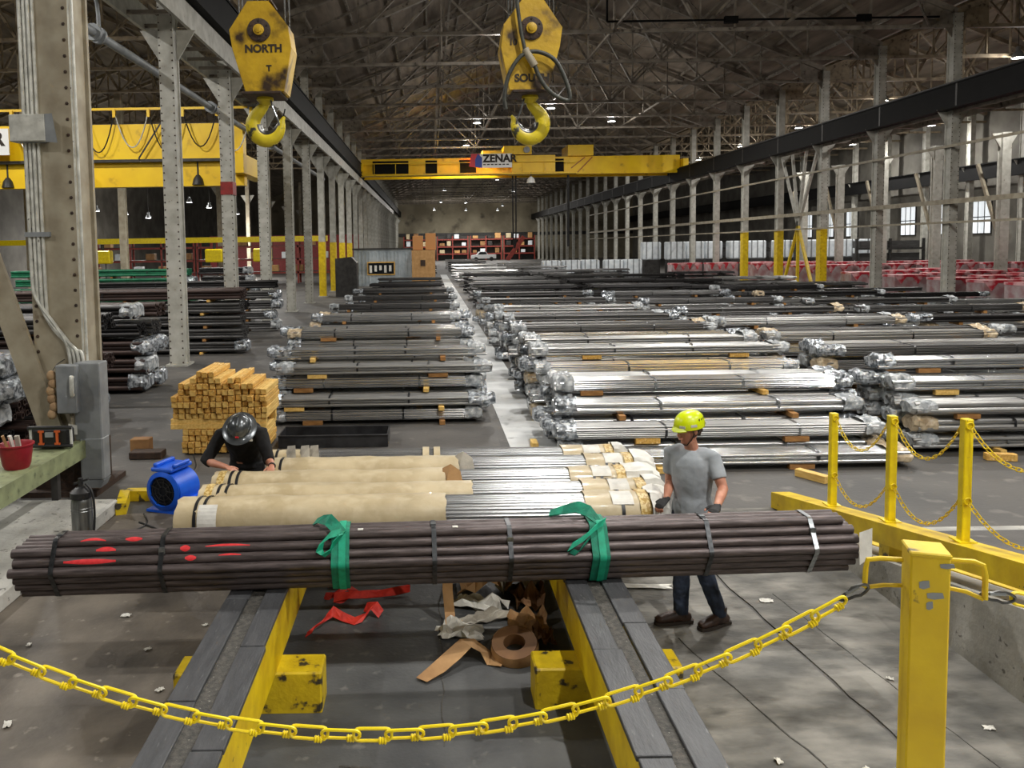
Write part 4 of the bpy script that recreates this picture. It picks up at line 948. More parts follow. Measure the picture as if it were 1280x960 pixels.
vz.add(o_ + [p - huv*.006 for p in o_], [tuple(range(8)), tuple(range(15, 7, -1))] + [(i, (i+1) % 8, 8+(i+1) % 8, 8+i) for i in range(8)]).build('visor', 'helmet_lime', hob, True)
for k in range(5):
    a = 1.75+k*.24; hgt = .2
    cpt = P(hgt, -.014+.120*math.cos(a), .097*math.sin(a)); nn = (cpt - P(.15, -.014)).normalized()
    MB().box(cpt + nn*.002, (.010, .004, .022), Matrix((nn.cross(huv).normalized(), nn, huv)).transposed()).build('vent_slot', 'black_plastic', hob)
for a, hgt in ((1.3, .165), (2.5, .16), (.55, .16)):
    cpt = P(hgt, -.012+.133*math.cos(a), .106*math.sin(a)); nn = (cpt - P(hgt, -.012)).normalized()
    MB().box(cpt + nn*.001, (.05, .004, .02), Matrix((nn.cross(huv).normalized(), nn, huv)).transposed()).build('sticker', 'reflective', hob)
for sg in (-1, 1):
    MB().tube([P(.135, .03, sg*.085), P(.09, .012, sg*.083), P(.04, .03, sg*.066), P(-.008, .05, sg*.03), P(-.014, .052, 0)], .005, 6).build('chin_strap', 'black_plastic', hob, True)
    MB().tube([P(.135, -.075, sg*.075), P(.09, -.03, sg*.083), P(.06, .015, sg*.076)], .005, 6).build('chin_strap', 'black_plastic', hob, True)
MB().box(P(.1, -.075), (.11, .05, .035), HM).build('rear_cradle', 'black_plastic', hob)

# --- worker in black leaning over the packages
B = Vector((-1.99, 8.45, 0)); wk = thing('person', 'worker in black with a grey full-brim hard hat, leaning over a package', 'person', B)
X1 = Vector((1, 0, 0))
hips = R_(-2.0, 8.52, .92); waist = R_(-1.99, 8.44, 1.05); chest = R_(-1.98, 8.28, 1.25); shl = R_(-1.965, 8.12, 1.35)
SR = R_(-2.165, 8.12, 1.30); SL = R_(-1.755, 8.12, 1.31)
ER = R_(-2.29, 7.98, 1.06); WR = R_(-2.045, 7.82, 1.045); EL = R_(-1.66, 8.02, 1.05); WL = R_(-1.60, 7.86, 1.035)
HL = R_(-1.9, 8.52, .88); HR = R_(-2.1, 8.52, .88); KL = R_(-1.88, 8.5, .48); KR = R_(-2.12, 8.48, .48); AL = R_(-1.88, 8.56, .09); AR = R_(-2.13, 8.56, .09)
mb = MB()
loft(mb, [(hips - Vector((0, 0, .06)), .15, .10), (hips, .165, .115), (waist, .15, .10), (chest, .175, .115), (shl + Vector((0, .03, -.01)), .16, .10), (shl + Vector((0, -.06, .02)), .08, .07)], X1, 18)
hd = Vector((-.02, -.6, -.8)); hu2 = Vector((.03, -.72, .69))
c0 = R_(-1.92, 7.97, 1.325)
loft(mb, [(shl, .065, .065), (R_(-1.93, 8.01, 1.38), .055, .056), (R_(-1.92, 7.94, 1.39), .055, .06)], X1, 14)
P, hs, hfv, huv, HM = head(mb, c0, hd, hu2, 1.0)
for s_, e_, w_ in ((SL, EL, WL), (SR, ER, WR)):
    loft(mb, [(s_, .055, .055), (s_.lerp(e_, .5), .05, .048), (e_, .043, .043), (e_.lerp(w_, .3), .043, .041), (e_.lerp(w_, .75), .034, .03), (w_, .028, .024)], X1, 14)
for h_, k_, a_ in ((HL, KL, AL), (HR, KR, AR)):
    loft(mb, [(h_, .085, .09), (h_.lerp(k_, .5), .072, .076), (k_, .056, .058), (k_.lerp(a_, .35), .056, .06), (a_, .036, .04)], X1, 14)
hand(mb, WR, Vector((.85, -.45, -.2)), Vector((.1, -.1, 1)), Vector((.3, .8, 0)), .55)
hand(mb, WL, Vector((.02, -.95, -.25)), Vector((0, -.2, 1)), Vector((-1, 0, 0)), .7)
fuse(mb, 'body', 'skin', wk, .0065, 2)
sh = MB()
loft(sh, [(hips - Vector((0, 0, .06)), .185, .135), (hips + Vector((0, 0, .05)), .185, .135), (waist, .178, .13), (chest, .215, .15), (shl + Vector((0, .03, -.01)), .205, .13), (shl + Vector((0, -.04, .03)), .11, .085), (R_(-1.935, 8.03, 1.385), .075, .07)], X1, 20)
for s_, e_, w_ in ((SL, EL, WL), (SR, ER, WR)):
    loft(sh, [(s_ + (shl-s_)*.4, .08, .085), (s_, .076, .078), (s_.lerp(e_, .5), .068, .068), (e_, .062, .06), (e_.lerp(w_, .18), .056, .054)], X1, 14)
fuse(sh, 'shirt', 'black_cloth', wk, .009, 7, .009, 14, 9)
tr = MB()
loft(tr, [(hips + Vector((0, 0, .02)), .17, .125), (hips - Vector((0, 0, .1)), .16, .115)], X1, 18)
for h_, k_, a_ in ((HL, KL, AL), (HR, KR, AR)): loft(tr, [(h_ + Vector((0, 0, .03)), .092, .1), (h_.lerp(k_, .5), .085, .09), (k_, .072, .074), (k_.lerp(a_, .8), .062, .066), (k_.lerp(a_, 1.02), .06, .064)], X1, 14)
fuse(tr, 'trousers', 'black_cloth', wk, .009, 2, .006, 15, 12)
for a_ in (AL, AR):
    bt = MB(); fl = Vector((a_.x, a_.y, 0)); dr = Vector((0, -1, 0)); u = Vector((0, 0, 1))
    loft(bt, [(a_ + u*.06, .05, .055), (a_, .05, .055), (fl + u*.045, .047, .08)], X1, 12); loft(bt, [(fl + u*.04 - dr*.09, .035, .035), (fl + u*.05, .046, .05), (fl + u*.045 + dr*.12, .048, .04), (fl + u*.035 + dr*.2, .03, .026)], X1, 12)
    fuse(bt, 'boot', 'boot_brown', wk, .008, 2)
hm = MB(); dome(hm, P, [(.118, .168, .188, -.006), (.124, .172, .192, -.006), (.134, .13, .148, -.01), (.145, .118, .136, -.012), (.185, .114, .13, -.014), (.22, .098, .112, -.016), (.248, .066, .078, -.018), (.262, .03, .036, -.02)], 32)
hob = hm.build('helmet', 'helmet_grey', wk, True); hob['label'] = 'grey full-brim hard hat'
MB().tube([P(.255, b_, 0) if abs(b_) < .05 else P(.235-(abs(b_)-.05)*.8, b_, 0) for b_ in (-.11, -.08, -.04, 0, .04, .08)], .012, 8).build('crown_ridge', 'helmet_grey', hob, True)
MB().box(P(.165, .122), (.034, .006, .026), HM).build('front_emblem', 'sign_red', hob)
MB().box(R_(-1.83, 7.985, 1.27), (.03, .012, .022)).build('chest_badge', 'reflective', wk)
MB().tube([WL + Vector((.033*math.cos(a), .004, .03*math.sin(a))) for a in [j*PI/6 for j in range(12)]], .008, 6, closed=True).build('wrist_watch', 'black_plastic', wk, True)
# ------------------------------------------------------------------ crane hook blocks
def hook_block(cx, cy, zb, word, label, flip):
    t = thing('crane_hook_block', label, 'crane hook', (cx, cy, zb)); k = .0075/4.8
    O = [(210, 35), (325, 35), (435, 175), (452, 300), (405, 545), (185, 545), (115, 300), (100, 195)]
    O = [((x-275)*k, (545-y)*k) for x, y in O]
    if flip: O = [(-x, z) for x, z in O]
    MB().prism(O, -.16, -.135).build('cheek_plate', 'hook_yellow', t); MB().prism(O, .135, .16).build('cheek_plate', 'hook_yellow', t)
    MB().prism([(x*.93, .02+z*.95) for x, z in O], -.02, .02).build('centre_plate', 'hook_yellow', t)
    for i in (1, 2, 3, 4, 5, 6, 7, 0):
        if i in (7,): pass
        a, b_ = O[i], O[(i+1) % 8]
        if i in (0,): continue
        MB().bar((a[0]*.985, 0, a[1]), (b_[0]*.985, 0, b_[1]), .3, .014, (-(b_[1]-a[1]), 0, b_[0]-a[0])).build('edge_band', 'hook_yellow', t)
    zc = (545-200)*k; X_ = Matrix.Rotation(PI/2, 3, 'X')
    for y in (-.08, .08): MB().lathe([(.06, -.03), (.2, -.03), (.19, 0), (.2, .03), (.06, .03)], 24, (0, y, zc), X_).build('sheave', 'rope_steel', t, True)
    MB().lathe([(.105, 0), (.105, .012), (.09, .018)], 24, (-.005, -.16, zc), X_).build('bearing_recess', 'rust_dark', t, True)
    MB().lathe([(.05, 0), (.048, .03), (.03, .034), (.028, .042), (.012, .046)], 18, (-.005, -.165, zc), X_).build('pin_boss', 'hook_yellow', t, True)
    for a in range(6): MB().lathe([(.009, 0), (.008, .012)], 8, (-.005+.083*math.cos(a*PI/3+.5), -.172, zc+.083*math.sin(a*PI/3+.5)), X_).build('bolt', 'rust_dark', t)
    text_mesh('stencil_lettering', word, .095, 'stencil_black', t, (.03 if word == 'NORTH' else .0, -.1625, .375 if word == 'NORTH' else .1), (PI/2, 0, 0), .0012)
    text_mesh('stencil_lettering', 'T' if word == 'NORTH' else '10', .075, 'stencil_black', t, (.075 if word == 'NORTH' else -.17, -.1625, .2 if word == 'NORTH' else .42), (PI/2, 0, 0), .0012)
    for x in (-.035, .035, .09): MB().bx(x-.018, x+.018, -.15, .15, .8, .818).build('cover_strap', 'rust_dark', t)
    MB().bev((0, 0, -.015), (.36, .36, .03), .008).build('bottom_plate', 'rust_dark', t)
    MB().lathe([(.075, -.03), (.08, -.05), (.06, -.07), (.045, -.1)], 18).build('swivel', 'hook_body', t, True)
    s = -1 if flip else 1
    pts = [(0, -.05), (-.005, -.1), (-.045, -.145), (-.10, -.2), (-.125, -.275), (-.10, -.36), (-.035, -.415), (.045, -.415), (.115, -.365), (.145, -.29), (.15, -.24), (.175, -.205)]
    rad = [.04, .045, .052, .062, .07, .07, .07, .066, .055, .04, .026, .012]
    mb = MB(); P2 = []; R2 = []
    for i in range(len(pts)-1):
        for j in range(3):
            u = j/3; P2.append((s*(pts[i][0]*(1-u)+pts[i+1][0]*u), 0, pts[i][1]*(1-u)+pts[i+1][1]*u)); R2.append(rad[i]*(1-u)+rad[i+1]*u)
    P2.append((s*pts[-1][0], 0, pts[-1][1])); R2.append(rad[-1])
    for _ in range(2): P2 = [P2[0]] + [tuple((P2[i-1][c]+2*P2[i][c]+P2[i+1][c])/4 for c in range(3)) for i in range(1, len(P2)-1)] + [P2[-1]]
    mb.tube(P2, R2, 14); h = mb.build('hook', 'hook_body', t, True); h.scale = (1, .75, 1)
    ins = [Vector(p) for p in P2[12:30]]; c_ = Vector((s*.02, 0, -.28))
    w_ = MB().tube([p + (c_-p).normalized()*(R2[12+i]*.5) for i, p in enumerate(ins)], [R2[12+i]*.74 for i in range(len(ins))], 10).build('worn_saddle', 'hook_steel', t, True); w_.scale = (1, .8, 1)
    lt = [(s*.06, -.04, -.06), (s*.075, -.05, -.12), (s*.10, -.05, -.19), (s*.125, -.045, -.25), (s*.13, -.02, -.29)]
    MB().tube(lt, .008, 8).build('safety_latch', 'strap_bright', t, True)
    for x in (-.2, -.17, .19, .23): MB().cyl((x, -.07 if x < 0 else .07, zc), (x, -.07 if x < 0 else .07, 11.0-zb), .008, 6).build('wire_rope', 'rope_steel', t)
    return t
hook_block(-1.49, 7.5, 4.62, 'NORTH', 'yellow hook block stencilled NORTH hanging by the column row', False)
hb = hook_block(.955, 7.5, 4.60, 'SOUTH', 'yellow hook block stencilled SOUTH with looped hose', True)
k = .0075/4.8
HP = lambda x, y, d=-.22: ((x-307)*k, d, (545-y)*k)
def smooth_path(pts, n=3):
    pts = [Vector(p) for p in pts]
    for _ in range(n):
        q = [pts[0]]
        for i in range(len(pts)-1): q += [pts[i].lerp(pts[i+1], .25), pts[i].lerp(pts[i+1], .75)]
        pts = q + [pts[-1]]
    return pts
MB().tube(smooth_path([HP(205, -1400, -.3), HP(212, 0), HP(235, 200), HP(262, 330)]), .017, 10).build('supply_hose', 'hose', hb, True)
MB().tube([HP(262, 325), HP(288, 370), HP(318, 420)], .034, 10).build('hose_coupling', 'column_tan', hb, True)
MB().tube(smooth_path([HP(318, 420), HP(345, 490), HP(400, 570), HP(480, 615), HP(520, 620), HP(515, 560), HP(470, 440), HP(420, 370), HP(330, 335), HP(260, 345), HP(210, 390), HP(160, 480), HP(140, 600), HP(150, 660)]), .019, 10).build('looped_hose', 'hose', hb, True)
# the crane above the work area, out of frame, carrying both hooks
t = thing('overhead_crane', 'yellow crane bridge high above the trestle beams', 'crane', (0, 7.5, 0))
MB().bx(XL+.6, XR, -1.3, -.6, 10.7, 12.2).build('bridge_girder', 'crane_yellow', t); MB().bx(XL+.6, XR, .6, 1.3, 10.7, 12.2).build('bridge_girder', 'crane_yellow', t)
for x in (-1.5, .95): MB().bx(x-.7, x+.7, -.6, .6, 11.0, 11.9).build('trolley', 'crane_yellow', t)

# ------------------------------------------------------------------ stacked tube bundles
WD, HT = .42, .18
SM = {}
def stock_mesh(kind, L, m):
    key = (kind, round(L, 1), m)
    if key in SM: return SM[key]
    if kind == 'rod': me = rods_mesh(L, WD, HT, .0145, m, 'rods', 6)
    else:
        r, rows, cols = {'tube': (.029, 3, 7), 'large': (.047, 2, 4), 'pipe': (.055, 3, 5)}[kind]; mb = MB()
        for k_ in range(rows):
            for j in range(cols - (0 if kind != 'large' else 0)):
                z = r + k_*r*1.78; y = (j-(cols-1)/2)*2.06*r + (r*.5 if k_ % 2 else -r*.5)
                mb.ring((-L/2+random.uniform(-.04, .04), y, z), (L/2+random.uniform(-.04, .04), y, z), r, r*.75, 10)
        me = mb.mesh('tubes', m, True)
    SM[key] = me; return me
def wrap_mesh(L, wd, ht, m, seed, lump=.05):
    S = superel(wd+.03, ht+.03, 16, .7); mb = MB(); rows = 7
    for i in range(rows+1):
        u = i/rows; x = -u*L
        f = 1.0 + .05*math.sin(u*9+seed) - (.3*((u-.75)/.25)**2 if u > .75 else 0)
        for y, z in S:
            d = lump*noise3((x*4, y*7, z*7), 1.6, seed) + lump*.6*noise3((x*9, y*16, z*16), 1.3, seed+5)
            q = f + d/(.5*ht); mb.v.append((x + (.05*noise3((y*9, z*9, 0), 1, seed) if i == 0 else 0), y*(f+d*3), max(-.01, (z-(ht+.03)/2)*q+(ht+.03)/2-.012)))
    k_ = len(S)
    for i in range(rows):
        for j in range(k_): mb.f.append((i*k_+j, i*k_+(j+1) % k_, (i+1)*k_+(j+1) % k_, (i+1)*k_+j))
    mb.f.append(tuple(rows*k_+j for j in range(k_)))
    return mb.mesh('wrapped_end', m, False)
WR_ = {}
def wraps(wd, ht):
    key = (round(wd, 2), round(ht, 2))
    if key not in WR_: WR_[key] = [wrap_mesh(random.uniform(.28, .5), wd, ht, ('plastic_wrap', 'plastic_foil', 'plastic_wrap', 'plastic_foil', 'plastic_wrap', 'plastic_wrap', 'plastic_foil', 'plastic_tan')[s_], s_) for s_ in range(8)]
    return WR_[key]
def strap_mesh(wd, ht, m, w_=.035):
    S = superel(wd+.012, ht+.012, 16, .5); return MB().ribbon([(0, y, z-.006) for y, z in S+[S[0]]], (w_, 0, 0), .004).mesh('strap', m)
STR = {}
def stock(kind, m, x0, x1, y, z, label, group, wl=True, wr=True, parts=True, wd=WD, ht=HT, wrapset=None, nstr=2):
    L = x1-x0; t = thing('tube_bundle', label, 'bundle', ((x0+x1)/2, y, z), 0, group)
    o = put('rods' if kind == 'rod' else 'tubes', stock_mesh(kind, L, m), t); o['kind'] = 'stuff'
    if parts:
        Wm = wraps(wd, ht)
        pick = lambda: random.choice(Wm if wrapset is None else [Wm[q] for q in wrapset])
        if wl: o = put('wrapped_end', pick(), t, (-L/2+.3, 0, 0)); o.scale = (1, random.uniform(.95, 1.12), random.uniform(.95, 1.15))
        if wr: o = put('wrapped_end', pick(), t, (L/2-.3, 0, 0), (0, 0, PI)); o.scale = (1, random.uniform(.95, 1.12), random.uniform(.95, 1.15))
        key = (round(wd, 2), round(ht, 2))
        if key not in STR: STR[key] = [strap_mesh(wd, ht, q) for q in ('strap_steel', 'strap_black', 'strap_bright')]
        for q in range(nstr): put('strap', random.choice(STR[key]), t, (-L/2+L*(q+.85)/(nstr+.7)+random.uniform(-.3, .3), 0, 0))
    return t
DUN = {n_: MB().bev((0, 0, .037), (.1, .62, .074), .004).mesh('timber_dunnage', n_) for n_ in ('timber', 'timber_brown', 'timber_pale')}
DUNX = {n_: MB().bev((0, 0, .037), (.36, .09, .074), .004).mesh('timber_dunnage', n_) for n_ in ('timber', 'timber_brown', 'timber_pale')}
PITCH = .258
def block(x0, x1, rows, where, mats, kinds, far=40, bare=0, dpos=(.2, .75)):
    rest = MB()
    for ri, (y, n) in enumerate(rows):
        for l in range(n):
            jx = random.uniform(-.12, .12); kd = random.choice(kinds(y)); m = random.choice(mats(y, l))
            stock(kd, m, x0+jx, x1+jx+random.uniform(-.1, .1), y+random.uniform(-.02, .02), .076+l*PITCH, '%s steel tube bundle, %s layer up, %s row back, %s' % ({'rod_bright': 'bright', 'rod_dull': 'dull', 'rod_dark': 'dark', 'rod_black': 'black', 'rod_rust': 'brown'}[m], ORD[l], ORD[ri], where),
                  'tube bundles ' + where, parts=y < far)
            for fi, f in enumerate(dpos):
                x = x0+(x1-x0)*f+random.uniform(-.35, .35)
                if y < 20 and (ri == 0 or y - rows[ri-1][0] > 1.0 or l == n-1 or n > rows[ri-1][1]):
                    D = DUN if random.random() < .45 else DUNX
                    o = put('timber_dunnage', D[random.choice(('timber', 'timber_brown', 'timber_pale', 'timber_brown'))], None, (x, y-.03-(.14 if D is DUNX else .0), l*PITCH + .0015), (0, 0, random.uniform(-.05, .05)))
                    tag(o, 'wooden dunnage block under layer %s, row %s, %s end, %s' % (ORD[l], ORD[ri], ('near', 'far')[fi], where), 'timber', 'dunnage ' + where)
                else: rest.bx(x-.05, x+.05, y-.2, y+.2, l*PITCH+.002, l*PITCH+.075)
    if rest.v: tag(rest.build('dunnage_strips', 'timber_brown'), 'hidden wooden dunnage strips between layers ' + where, 'timber', None, 'stuff')
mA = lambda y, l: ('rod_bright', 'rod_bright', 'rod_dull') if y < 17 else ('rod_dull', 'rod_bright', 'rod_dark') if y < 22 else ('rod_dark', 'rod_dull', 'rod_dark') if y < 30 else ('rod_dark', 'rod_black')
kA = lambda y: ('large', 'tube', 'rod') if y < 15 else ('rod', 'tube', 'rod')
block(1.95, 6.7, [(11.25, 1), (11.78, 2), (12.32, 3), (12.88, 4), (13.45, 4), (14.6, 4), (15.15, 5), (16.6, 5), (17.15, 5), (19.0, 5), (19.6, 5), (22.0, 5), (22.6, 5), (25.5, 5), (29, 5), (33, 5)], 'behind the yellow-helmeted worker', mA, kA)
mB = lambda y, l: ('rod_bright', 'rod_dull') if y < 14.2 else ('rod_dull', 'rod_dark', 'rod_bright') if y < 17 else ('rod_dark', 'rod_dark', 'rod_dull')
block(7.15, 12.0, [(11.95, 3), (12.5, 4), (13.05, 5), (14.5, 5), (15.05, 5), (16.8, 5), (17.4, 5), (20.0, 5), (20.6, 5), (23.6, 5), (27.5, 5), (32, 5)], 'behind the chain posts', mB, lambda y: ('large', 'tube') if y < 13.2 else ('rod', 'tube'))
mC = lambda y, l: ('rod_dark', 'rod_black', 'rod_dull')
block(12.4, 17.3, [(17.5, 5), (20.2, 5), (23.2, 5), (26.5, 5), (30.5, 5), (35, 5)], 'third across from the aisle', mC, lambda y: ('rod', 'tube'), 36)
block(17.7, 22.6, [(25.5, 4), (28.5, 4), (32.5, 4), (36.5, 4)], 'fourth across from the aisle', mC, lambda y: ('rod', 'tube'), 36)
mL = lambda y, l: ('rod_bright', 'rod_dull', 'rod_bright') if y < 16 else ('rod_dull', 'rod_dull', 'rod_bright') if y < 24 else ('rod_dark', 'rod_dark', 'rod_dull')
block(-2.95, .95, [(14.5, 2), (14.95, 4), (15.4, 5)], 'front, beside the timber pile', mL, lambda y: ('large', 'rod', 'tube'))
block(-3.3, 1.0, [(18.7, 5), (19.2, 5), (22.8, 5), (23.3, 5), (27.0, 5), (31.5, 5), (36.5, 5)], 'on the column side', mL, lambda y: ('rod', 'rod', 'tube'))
# far stacks: one mesh each, too small to show their bundles apart
def far_stack(x0, x1, y, n, m, label):
    mb = MB()
    for l in range(n):
        for j in range(3):
            z = .08+l*.26
            for q in range(4): mb.cyl((x0+random.uniform(0, .3), y+(j-1)*.5+(q-1.5)*.1, z+.06+.06*(q % 2)), (x1-random.uniform(0, .3), y+(j-1)*.5+(q-1.5)*.1, z+.06+.06*(q % 2)), .055, 6)
            mb.bx(x0+.8, x0+.95, y+(j-1)*.5-.22, y+(j-1)*.5+.22, z-.08, z); mb.bx(x1-.95, x1-.8, y+(j-1)*.5-.22, y+(j-1)*.5+.22, z-.08, z)
    o = mb.build('tube_stack', m); o['kind'] = 'stuff'; return tag(o, label, 'tube stack', 'far tube stacks')
i = 0
for (x0, x1, ys, nm, n) in ((2.3, 7.0, (38, 43, 48, 55, 63, 72, 84, 98, 115), 'second across from the aisle', 5), (7.5, 12.3, (38, 44, 51, 60, 72, 88), 'in the middle of the bay', 5), (12.8, 17.5, (41, 48, 57, 70), 'toward the red pallets', 4), (18, 22.8, (42, 50, 60), 'beside the column row by the red pallets', 4), (-3.6, .9, (42, 48, 56, 92, 104, 120), 'on the column side of the aisle', 4)):
    for k_, y in enumerate(ys): far_stack(x0, x1, y, n, random.choice(('rod_dark', 'rod_black', 'rod_dull') if y < 70 else ('rod_dark', 'rod_dull')), 'distant dark tube stack %s, %s back' % (nm, ORD[k_]))
# dark pipe stacks in the next bay
PW, PH = .6, .32
def dark_block(x0, x1, rows, where, mats, pitch=.4):
    rest = MB()
    for ri, (y, n) in enumerate(rows):
        for l in range(n):
            jx = random.uniform(-.25, .1); m = random.choice(mats)
            stock('pipe', m, x0+jx, x1+jx, y, .08+l*pitch, '%s pipe bundle, %s layer up, %s row back, %s' % ({'rod_rust': 'brown', 'rod_black': 'black', 'rod_dark': 'dark grey', 'rod_green': 'green'}[m], ORD[l], ORD[ri], where), 'dark pipe bundles ' + where, wl=False, wr=random.random() < .5, wd=PW, ht=PH, wrapset=(1, 3, 0), nstr=3)
            for xi, xx in enumerate((x1-1.2, x1-3.6, x0+1.2)):
                if xi == 0 and y < 26: tag(put('timber_dunnage', DUN[random.choice(('timber_brown', 'timber'))], None, (xx+random.uniform(-.2, .2), y, l*pitch+.003)), 'wooden dunnage block under layer %s, row %s, %s' % (ORD[l], ORD[ri], where), 'timber', 'dunnage ' + where)
                else: rest.bx(xx-.05, xx+.05, y-.25, y+.25, l*pitch+.002, l*pitch+.078)
    tag(rest.build('dunnage_strips', 'timber_brown'), 'wooden dunnage strips under the pipes ' + where, 'timber', None, 'stuff')
dark_block(-13.2, -6.55, [(12.4, 4), (13.1, 4)], 'behind the bench', ('rod_rust', 'rod_black', 'rod_rust'))
dark_block(-14.4, -6.35, [(15.0, 5), (15.7, 5), (18.0, 5), (18.7, 5)], 'behind the electrical cabinet', ('rod_rust', 'rod_black', 'rod_dark'))
dark_block(-14.6, -5.7, [(24.6, 5), (25.4, 5)], 'between the riveted columns', ('rod_black', 'rod_dark', 'rod_rust'))
dark_block(-14.6, -5.9, [(31.2, 5)], 'behind the red-banded column', ('rod_black', 'rod_dark'))
dark_block(-18.2, -10.4, [(35.5, 6)], 'beyond the columns', ('rod_green',))
dark_block(-10.2, -7.9, [(36.5, 6)], 'beside the green pipes', ('rod_dark', 'rod_black'))
# ------------------------------------------------------------------ timber pile by the leaning worker
TS = .094
tbm = [MB().bev((0, 0, 0), (TS-.010, L_, TS-.010), .004).mesh('timber_block', m_) for L_, m_ in ((1.0, 'timber'), (.96, 'timber_pale'), (1.04, 'timber'), (1.0, 'timber_pale'))]
def timber(x, y, z, lab, me=None, rz=0): tag(put('timber_block', me or random.choice(tbm), None, (x, y, z), (0, 0, rz)), lab, 'timber', 'timber blocks in the pile')
LX0 = -4.06
top = [4, 6, 6, 7, 8, 8, 8, 7, 6, 7, 7, 6, 6, 5, 5]
for c_ in range(15):
    for r in range(top[c_]):
        timber(LX0+.05+c_*.1+random.uniform(-.004, .004), 12.85+random.uniform(-.07, .07), .60+r*TS, 'pale timber block, upper tier, %s row up, %s from the fan side' % (ORD[r], ORD[c_]), rz=random.uniform(-.012, .012))
for c_ in range(13):
    for r in range(4): timber(LX0+.2+c_*.1+random.uniform(-.004, .004), 12.85+random.uniform(-.04, .04), .047+r*TS+.02, 'pale timber block, lower tier, %s row up, %s from the fan side' % (ORD[r], ORD[c_]), rz=random.uniform(-.012, .012))
brd = MB().bev((0, 0, 0), (1.5, .09, .08), .004).mesh('timber_bearer', 'timber_pale')
for q, (y, z, l_) in enumerate(((12.42, .437, 'lower front'), (12.44, .515, 'upper front'), (13.2, .437, 'lower back'), (13.2, .515, 'upper back'))):
    tag(put('timber_bearer', brd, None, (LX0+.72, y, z)), 'long timber bearer between the pile tiers, ' + l_, 'timber', 'bearers of the timber pile')
# black steel trough before the tube stack
t = thing('steel_trough', 'long open black steel trough on the floor before the tube stack', 'trough', (-1.58, 12.95, .006))
MB().bx(-.86, .86, -.3, .3, 0, .02).build('trough_floor', 'tray_steel', t)
for s_ in (-1, 1):
    MB().bar((-.88, s_*.31, .1), (.88, s_*.31, .1), .018, .2).build('trough_side', 'tray_steel', t); MB().bar((-.88, s_*.325, .2), (.88, s_*.325, .2), .05, .012).build('trough_rim', 'tray_steel', t)
    MB().bx(s_*.87-.01, s_*.87+.01, -.31, .31, 0, .2).build('trough_end', 'tray_steel', t)
tag(MB().bev((1.62, 12.45, .06), (.1, .3, .1), .004).build('timber_block', 'timber_pale'), 'lone timber block on the pale aisle strip', 'timber')
for x, y, r in ((6.0, 10.55, .5), (2.9, 12.1, 0)):
    if r: tag(MB().bev((0, 0, .05), (.11, .45, .1), .004).build('timber_block', 'timber_pale', None, False, (x-.9, y, .001), (0, 0, r)), 'loose timber block on the floor beside the chain posts', 'timber')
tag(MB().bev((0, 0, .05), (.4, .11, .1), .004).build('timber_block', 'timber', None, False, (8.2, 11.35, .001), (0, 0, -.2)), 'loose timber block before the tube ends beyond the posts', 'timber')
# ------------------------------------------------------------------ near column with conduits, bench, fan
cx, cy = -4.88, 10.75
t = thing('steel_column', 'huge riveted column carrying white conduits beside the bench', 'column', (cx, cy, 0), 0, None, 'structure')
for nm, me in column_meshes('column_tan', .62, .6, 13.4, True):
    o = put(nm, me, t)
    if nm == 'rivets': o['kind'] = 'stuff'
MB().bx(-.5, .5, -.5, .5, 0, .07).build('base_plate', 'rust_dark', t); MB().bx(-.36, .36, -.36, .36, .07, .62).build('base_casing', 'rust_dark', t)
tag(MB().bar((-7.2, 10.6, 7.57), (-4.95, 10.35, .78), .3, .06, (0, 1, 0)).build('diagonal_brace', 'column_tan'), 'wide flat diagonal brace leaning against the near column', 'brace', None, 'structure')
def pipe_run(pts, r, name, m, label, cat, par=None, n=10):
    o = MB().tube(smooth_path(pts, 2), r, n).build(name, m, par, True)
    return tag(o, label, cat) if label else o
t = thing('conduit_run', 'bundle of pale conduits running down the near column', 'conduits', (cx, cy-.34, 0))
for k, (dx, dd, w_) in enumerate(((-.29, .0, .024), (-.235, .01, .024), (-.18, 0, .024), (-.125, .01, .022))):
    MB().tube(smooth_path([(dx, dd, 9.5), (dx, dd, 4.0), (dx, dd, 2.85-.12*k), (dx+.02, dd, 2.6-.12*k), (dx+.36, dd-.02, 2.15-.08*k), (dx+.46, dd-.02, 1.9), (dx+.46, dd-.02, 1.5)], 2), w_, 8).build('conduit', 'conduit', t, True)
for k, dx in enumerate((.31, .36)): MB().tube([(dx, .05, 9.5), (dx, .05, 1.6)], .02, 8).build('conduit', 'conduit', t, True)
for z in (8.4, 6.6, 4.6, 3.4): MB().bx(-.34, -.02, -.035, .03, z, z+.06).build('conduit_clamp', 'galv_grey', t)
MB().bev((-.2, -.02, 4.78), (.46, .2, .34), .01).build('junction_box', 'conduit', t); MB().add([(.03, -.12, 4.6), (.2, -.16, 4.58), (.14, -.15, 4.95), (.03, -.12, 4.95)], [(0, 1, 2, 3)]).build('box_flap', 'galv_grey', t)
t = thing('electrical_cabinet', 'grey electrical cabinet with drop trough on the near column', 'cabinet', (-4.52, 10.3, 0))
MB().bev((.09, .03, 1.27), (.34, .28, 1.0), .012).build('cabinet_body', 'galv_grey', t); MB().bev((-.12, -.14, 1.45), (.26, .16, .62), .012).build('switch_box', 'galv_grey', t)
MB().tube(smooth_path([(-.03, -.24, 1.62), (-.03, -.26, 1.6), (-.03, -.26, 1.4), (-.03, -.24, 1.38)]), .03, 8).build('switch_lever', 'conduit', t, True)
MB().bev((.12, .0, .52), (.3, .24, .56), .02).build('drop_trough', 'galv_grey', t); MB().prism([(-.03, .24), (.27, .24), (.22, .14), (.02, .14)], -.11, .11).build('trough_nose', 'galv_grey', t)
MB().tube([(-.12, -.1, 1.15), (-.12, -.1, .85)], .025, 8).build('short_conduit', 'column_tan', t, True)
